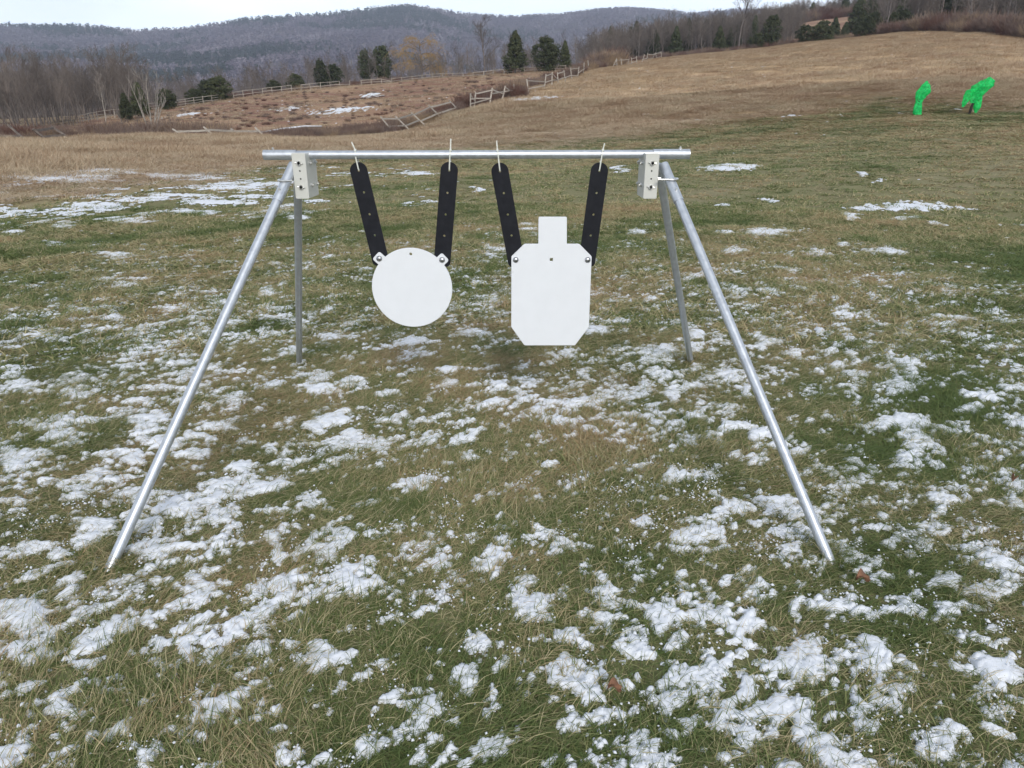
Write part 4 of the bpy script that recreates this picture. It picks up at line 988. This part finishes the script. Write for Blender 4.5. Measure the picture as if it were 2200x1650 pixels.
# woods and undergrowth read as a mass
def shrub(seed, n=90, h=1.0):
    rg = np.random.default_rng(seed); segs = []
    for i in range(n):
        a = rg.uniform(0, 6.28); q = 0.5 * math.sqrt(rg.uniform()); p0 = np.array([q * math.cos(a) * .6, q * math.sin(a) * .6, -0.05]); d = np.array([rg.normal(0, .35), rg.normal(0, .35), 1.0]); d /= np.linalg.norm(d)
        l_ = h * rg.uniform(0.4, 1.05); m = p0 + d * l_ * .5; e = m + (d + rg.normal(0, .25, 3)) * l_ * .5
        segs.append((*p0, *m, 0.012, 0.008)); segs.append((*m, *e, 0.008, 0.004)); e2 = m + (d + rg.normal(0, .5, 3)) * l_ * .4; segs.append((*m, *e2, 0.006, 0.004))
    return np_mesh('shrub', *np_tubes(segs, 3))
P, RO, SCL, VI = [], [], [], []
def brush(px0, px1, r0, r1, n, h, row=230, w=1.3):
    a = rg.uniform(az_of(px0, row), az_of(px1, row), n); t = rg.uniform(0, 1, n)
    f_ = (a - az_of(px0, row)) / (az_of(px1, row) - az_of(px0, row)); ra = (r0[0] + (r0[1] - r0[0]) * f_) if hasattr(r0, '__len__') else r0; rb = (r1[0] + (r1[1] - r1[0]) * f_) if hasattr(r1, '__len__') else r1
    r = ra + (rb - ra) * t; x, y = r * np.sin(a), r * np.cos(a); s = h * rg.uniform(0.6, 1.3, n) * (0.5 + fbm(x / 4, y / 4, 111, 2))
    P.append(np.stack([x, y, ground_z(x, y)], 1)); RO.append(np.stack([np.zeros(n), np.zeros(n), rg.uniform(0, 6.28, n)], 1)); SCL.append(np.stack([s * w, s * w, s], 1)); VI.append(rg.integers(0, 4, n))
brush(-60, 600, 49.5, 58, 700, 0.5, 290); brush(-60, 260, 55, 108, 1300, 0.8, 270); brush(180, 480, 52, 78, 500, 0.85, 280)
brush(600, 850, (48, 50), (60, 62), 700, 0.55, 285); brush(820, 990, (51.5, 63), (60, 74), 700, 0.6, 250); brush(990, 1110, (66, 78), (74, 90), 600, 0.9, 215); brush(1085, 1125, 74, 84, 160, 1.1, 200); brush(1110, 1300, (84, 130), (94, 140), 420, 0.9, 180)
brush(200, 1300, (150, 172), (165, 190), 1500, 0.9, 190); brush(1270, 1330, 150, 170, 320, 2.4, 140); brush(1290, 1700, (186, 203), (204, 228), 1500, 1.1, 110); brush(1690, 1960, 206, 228, 700, 1.0, 80)
brush(1900, 2330, (190, 140), (215, 195), 5200, 2.1, 80); brush(1650, 1960, 395, 430, 700, 4, 40); None
brush(250, 1150, 80, 140, 500, 0.3, 230, 2.6)
scatter('brush', np.concatenate(P), np.concatenate(RO), np.concatenate(SCL), np.concatenate(VI), [shrub(s) for s in range(4)], M['brush'])
# the woods behind the first rows of trees
P, SCL, VI = [], [], []
def mass(px0, px1, r0, r1, n, h0, h1, row=150):
    a = rg.uniform(az_of(px0, row), az_of(px1, row), n); r = np.sqrt(rg.uniform(r0 ** 2, r1 ** 2, n)); x, y = r * np.sin(a), r * np.cos(a); s = rg.uniform(h0, h1, n) / 10
    P.append(np.stack([x, y, ground_z(x, y) - 0.2], 1)); SCL.append(np.stack([s * 1.1, s * 1.1, s], 1)); VI.append(rg.integers(0, 12, n))
mass(-150, 300, 125, 420, 900, 6, 10, 200); mass(250, 1300, 196, 600, 1500, 5, 9); mass(1270, 1720, 228, 300, 620, 7, 10.5, 90); mass(1640, 1980, 430, 520, 260, 8, 12, 30); mass(1880, 2380, 215, 420, 800, 9, 13, 40)
n = sum(len(q) for q in P)
src = []
for tk, cr in (BARE + SLIM)[:12]:
    v = []; f_ = []; b = 0
    for mm in (tk, cr):
        a = np.empty(len(mm.vertices) * 3, np.float32); mm.vertices.foreach_get('co', a); q = np.empty(len(mm.loops), np.int32); mm.loops.foreach_get('vertex_index', q)
        v.append(a.reshape(-1, 3)); f_.append(q.reshape(-1, 4) + b); b += len(mm.vertices)
    src.append(np_mesh('wood_tree', np.concatenate(v), np.concatenate(f_)))
scatter('woods', np.concatenate(P), np.stack([np.zeros(n), np.zeros(n), rg.uniform(0, 6.28, n)], 1), np.concatenate(SCL), np.concatenate(VI), src, M['twig'])

# ------------------------------------------------------------ fences
def beam(p0, p1, w, h, mat, name, parent, org):
    p0, p1 = Vector(p0), Vector(p1); d = (p1 - p0).normalized(); up = Vector((0, 0, 1)) if abs(d.z) < .9 else Vector((0, 1, 0)); a = d.cross(up).normalized(); b = a.cross(d)
    V = []; n = 4
    for i in range(n):
        t = i / (n - 1); c = p0.lerp(p1, t) + Vector((rnd.uniform(-.006, .006), 0, rnd.uniform(-.01, .01)))
        for sx, sy in ((-1, -1), (1, -1), (1, 1), (-1, 1)): V.append(c + a * sx * w / 2 * rnd.uniform(.9, 1.1) + b * sy * h / 2 * rnd.uniform(.9, 1.1))
    Fc = [(3, 2, 1, 0), tuple((n - 1) * 4 + k for k in range(4))]
    for i in range(n - 1):
        for k in range(4): Fc.append((i * 4 + k, i * 4 + (k + 1) % 4, i * 4 + 4 + (k + 1) % 4, i * 4 + 4 + k))
    m = MB(); m.add((V, Fc)); o = m.build(name, M[mat], parent, False, 0, org); o.location = (0, 0, 0); return o
def fence(posts, ph, rails, lean, label, mat='wood', group=None, pw=0.12, rw=0.10, skip=0.0, row=200.0, jit=0.12):
    """posts: (px, r) list; lean: metres the post tops lean across the picture (negative = left)"""
    base = [at(px, r, row) for px, r in posts]; org = base[len(base) // 2].copy(); e = empty('rail_fence', org); tag(e, label, 'fence', group)
    tops = []
    for b in base:
        side = Vector((b.y, -b.x, 0)).normalized(); ll = lean * rnd.uniform(0.7, 1.3); t = b + side * ll + Vector((rnd.gauss(0, jit), rnd.gauss(0, jit), math.sqrt(max(0.1, ph ** 2 - ll ** 2)))); tops.append(t)
        beam(b - (t - b).normalized() * 0.25, t, pw, pw * 0.8, mat, 'post', e, org)
    for i in range(len(base) - 1):
        for k, q in enumerate(rails):
            if rnd.random() < skip: continue
            a = base[i].lerp(tops[i], q + rnd.gauss(0, .02)); b = base[i + 1].lerp(tops[i + 1], q + rnd.gauss(0, .02) - (0.5 * q if rnd.random() < skip else 0))
            off = Vector((0, -pw * .5, 0)); beam(a + off, b + off, 0.05, rw, mat, 'rail', e, org)
    return e
fence([(846, 51), (882, 53), (916, 55.5), (951, 59), (990, 63)], 1.45, (0.4, 0.85), -1.0, 'grey rail fence leaning over to the left, its lower stretch beside the dark brush', jit=.05, row=250, rw=.1, pw=.11)
fence([(1010, 66), (1018, 67), (1052, 69), (1078, 72), (1100, 75)], 1.35, (0.35, 0.62, 0.9), 0.15, 'tangled pale rail fence in the middle, left of the red-brown bush', row=205, jit=.2, skip=.2)
fence([(1137, 80), (1170, 87), (1186, 90), (1200, 94), (1215, 99), (1229, 104), (1241, 110), (1253, 117), (1265, 124)], 1.5, (0.4, 0.88), -0.15, 'grey rail fence climbing the slope right of the red-brown bush', row=165, skip=.15)
fence([(1316 + i * 10.5, 138 + i * 4.1) for i in range(11)], 1.5, (0.35, 0.85), 0.1, 'broken rail fence on the hill crest below the wood', row=135, skip=.3, jit=.3)
fence([(405, 47.5), (468, 48), (528, 48.6), (574, 49.2)], 1.0, (0.72,), -0.78, 'collapsed rail fence with slanting posts behind the straw grass on the left', row=295, rw=.11, pw=.12, jit=.03)
fence([(-40, 43.5), (8, 44), (52, 44.5), (100, 45), (150, 46)], 0.9, (0.35, 0.85), -0.55, 'fallen dark rail fence in the weeds at the left edge', 'dwood', row=285, pw=.12, rw=.12, skip=.2)
fence([(165 + i * 19.5, 128 + i * 1.4) for i in range(17)], 1.3, (0.3, 0.6, 0.92), 0, 'three-rail pale fence, the left stretch of the long fence below the cedars', row=230, rw=.08, pw=.1, skip=.03, jit=.04)
fence([(500 + i * 21, 150 + i * .35) for i in range(13)], 1.2, (0.45, 0.92), 0, 'pale two-rail fence, the middle stretch of the long fence', row=190, rw=.08, pw=.09, skip=.04, jit=.06)
fence([(775 + i * 22, 152) for i in range(21)], 1.1, (0.92, 0.5), 0, 'thin pale fence, the right stretch of the long fence under the willow and big cedars', row=165, rw=.07, pw=.09, skip=.03, jit=.05)
# fallen log with snow on it
p0, p1 = at(556, 66, 270), at(690, 72, 262); org = p0.lerp(p1, .5)
lg = MB(); lg.tube([p0 + Vector((0, 0, .12)), p0.lerp(p1, .35) + Vector((0, .1, .3)), p0.lerp(p1, .7) + Vector((0, 0, .4)), p1 + Vector((0, 0, .35))], [.13, .14, .12, .07], 10)
lo = lg.build('fallen_log', M['dwood'], None, True, 0, org); tag(lo, 'fallen log with a line of snow on top, lying in the brown meadow', 'log')
sn = MB(); sn.tube([p0 + Vector((0, 0, .22)), p0.lerp(p1, .35) + Vector((0, .1, .41)), p0.lerp(p1, .7) + Vector((0, 0, .5)), p1 + Vector((0, 0, .41))], [.08, .1, .09, .05], 8); so = sn.build('snow_cap', M['snow'], lo, True, 0, org); so.location = (0, 0, 0)

# ------------------------------------------------------------ young trees wrapped in green netting
def netting(name, pts, label, stakes):
    """pts: (px,row,half width px) from the foot to the tip; r fixed"""
    r = stakes['r']; foot = stakes['foot']; g0 = at(foot[0], r, foot[1]); e = empty(name, g0); tag(e, label, 'wrapped sapling')
    yv = g0.y
    rng_ = random.Random(stakes['seed']); k0 = r
    def wp(px, row): return Vector(on_y(px, row, yv))
    dz = g0.z - wp(*foot).z
    for strand in pts:
        P3 = [(wp(a, b) + Vector((0, 0, dz)) - g0, w * k0 / F) for a, b, w in strand]
        V = []; Fc = []; n = 26; rows = []
        for i in range(len(P3) - 1):
            for s in range(7):
                t = s / 7; t2 = t * t * (3 - 2 * t); rows.append((P3[i][0].lerp(P3[i + 1][0], t), P3[i][1] * (1 - t2) + P3[i + 1][1] * t2))
        rows.append(P3[-1]); ph = rng_.uniform(0, 6)
        for j, (c, w) in enumerate(rows):
            for q in range(n):
                a = 2 * math.pi * q / n; f_ = 1 + 0.14 * math.sin(3 * a + j * .12 + ph) + 0.10 * math.sin(7 * a - j * .1 + ph) + rng_.uniform(-.05, .05)
                V.append(c + Vector((math.cos(a) * w * f_, math.sin(a) * w * f_ * .7, rng_.uniform(-.012, .012))))
        for j in range(len(rows) - 1):
            for q in range(n):
                if rng_.random() < stakes.get('holes', .12): continue
                q2 = (q + 1) % n; Fc.append((j * n + q, j * n + q2, (j + 1) * n + q2, (j + 1) * n + q))
        no = MB().add((V, Fc)).build('netting', M['net'], e, False); no.data.polygons.foreach_set('use_smooth', [True] * len(no.data.polygons))
    tr_ = [wp(a, b) + Vector((0, 0, dz)) - g0 for a, b in stakes['trunk']]
    m = MB(); m.tube(tr_, [.065 + .0 * i - .008 * i for i in range(len(tr_))], 8)
    for i in range(10):
        b = tr_[-1].lerp(tr_[1], rng_.random()); m.tube([b, b + Vector((rng_.uniform(-.2, .35), rng_.uniform(-.2, .2), rng_.uniform(.15, .5)))], [.012, .004], 5)
    m.build('trunk', M['darkbark'], e)
netting('wrapped_sapling', [[(1970, 246, 7), (1971, 232, 7), (1974, 216, 5.5), (1978, 206, 8), (1985, 196, 11), (1990, 184, 8), (1992, 172, 1.5)]],
        'slim young tree wrapped in bright green netting, the left one on the lawn edge', dict(r=39.5, foot=(1968, 246), seed=3, holes=.0, trunk=[(1965, 247), (1972, 230), (1980, 205), (1990, 180)]))
netting('wrapped_sapling', [[(2090, 216, 4), (2096, 206, 8), (2105, 193, 11), (2114, 180, 15), (2123, 169, 11), (2128, 160, 2)], [(2070, 224, 2), (2076, 212, 5), (2083, 198, 7), (2091, 188, 9), (2102, 184, 7)], [(2097, 237, 2), (2100, 224, 6), (2102, 208, 6), (2104, 196, 5)]],
        'leaning young tree in ragged bright green netting, its dark trunk bare below', dict(r=40, foot=(2083, 241), seed=5, holes=.03, trunk=[(2083, 242), (2088, 226), (2096, 205), (2112, 178)]))

# ------------------------------------------------------------ fallen leaves
def leaf(px, py, size, rz, label):
    p = Vector(on_ground(px, py)); p.z = float(ground_z(p.x, p.y)) + 0.032; V = []; Fc = []; n = 7
    for i in range(n):
        t = i / (n - 1); w = math.sin(math.pi * (t * .9 + .05)) ** .8 * size * .32; x_ = (t - .5) * size; c = .012 * math.sin(t * 5)
        V += [(x_, -w, c + .014), (x_, 0, c), (x_, w, c + .018)]
    for i in range(n - 1): Fc += [(i * 3, i * 3 + 1, i * 3 + 4, i * 3 + 3), (i * 3 + 1, i * 3 + 2, i * 3 + 5, i * 3 + 4)]
    o = MB().add((V, Fc)).build('fallen_leaf', M['leaf'], None, True); o.location = p; o.rotation_euler = (.15, .1, rz); tag(o, label, 'leaf')
    s = o.modifiers.new('thickness', 'SOLIDIFY'); s.thickness = .0006
leaf(1848, 1270, 0.05, .3, 'curled brown leaf on the snow near the foot of the right front leg')
leaf(2172, 1045, 0.03, 1.0, 'small reddish leaf in the snow at the right edge')
leaf(1318, 1508, 0.035, .2, 'brown leaf tucked beside a snow patch near the bottom edge')

# ------------------------------------------------------------ haze
hz = NB('haze'); hz.t.nodes.clear(); ho = hz.n('ShaderNodeOutputMaterial'); pv = hz.n('ShaderNodeVolumePrincipled')
pv.inputs['Color'].default_value = (0.72, 0.80, 1.0, 1); pv.inputs['Density'].default_value = 0.00021; pv.inputs['Anisotropy'].default_value = 0.2
hz.l(pv.outputs[0], ho.inputs['Volume'])
m = MB(); m.box((-4400, -4400, -45), (4400, 4400, 520)); o = m.build('haze', hz.m, None, False); o['kind'] = 'stuff'
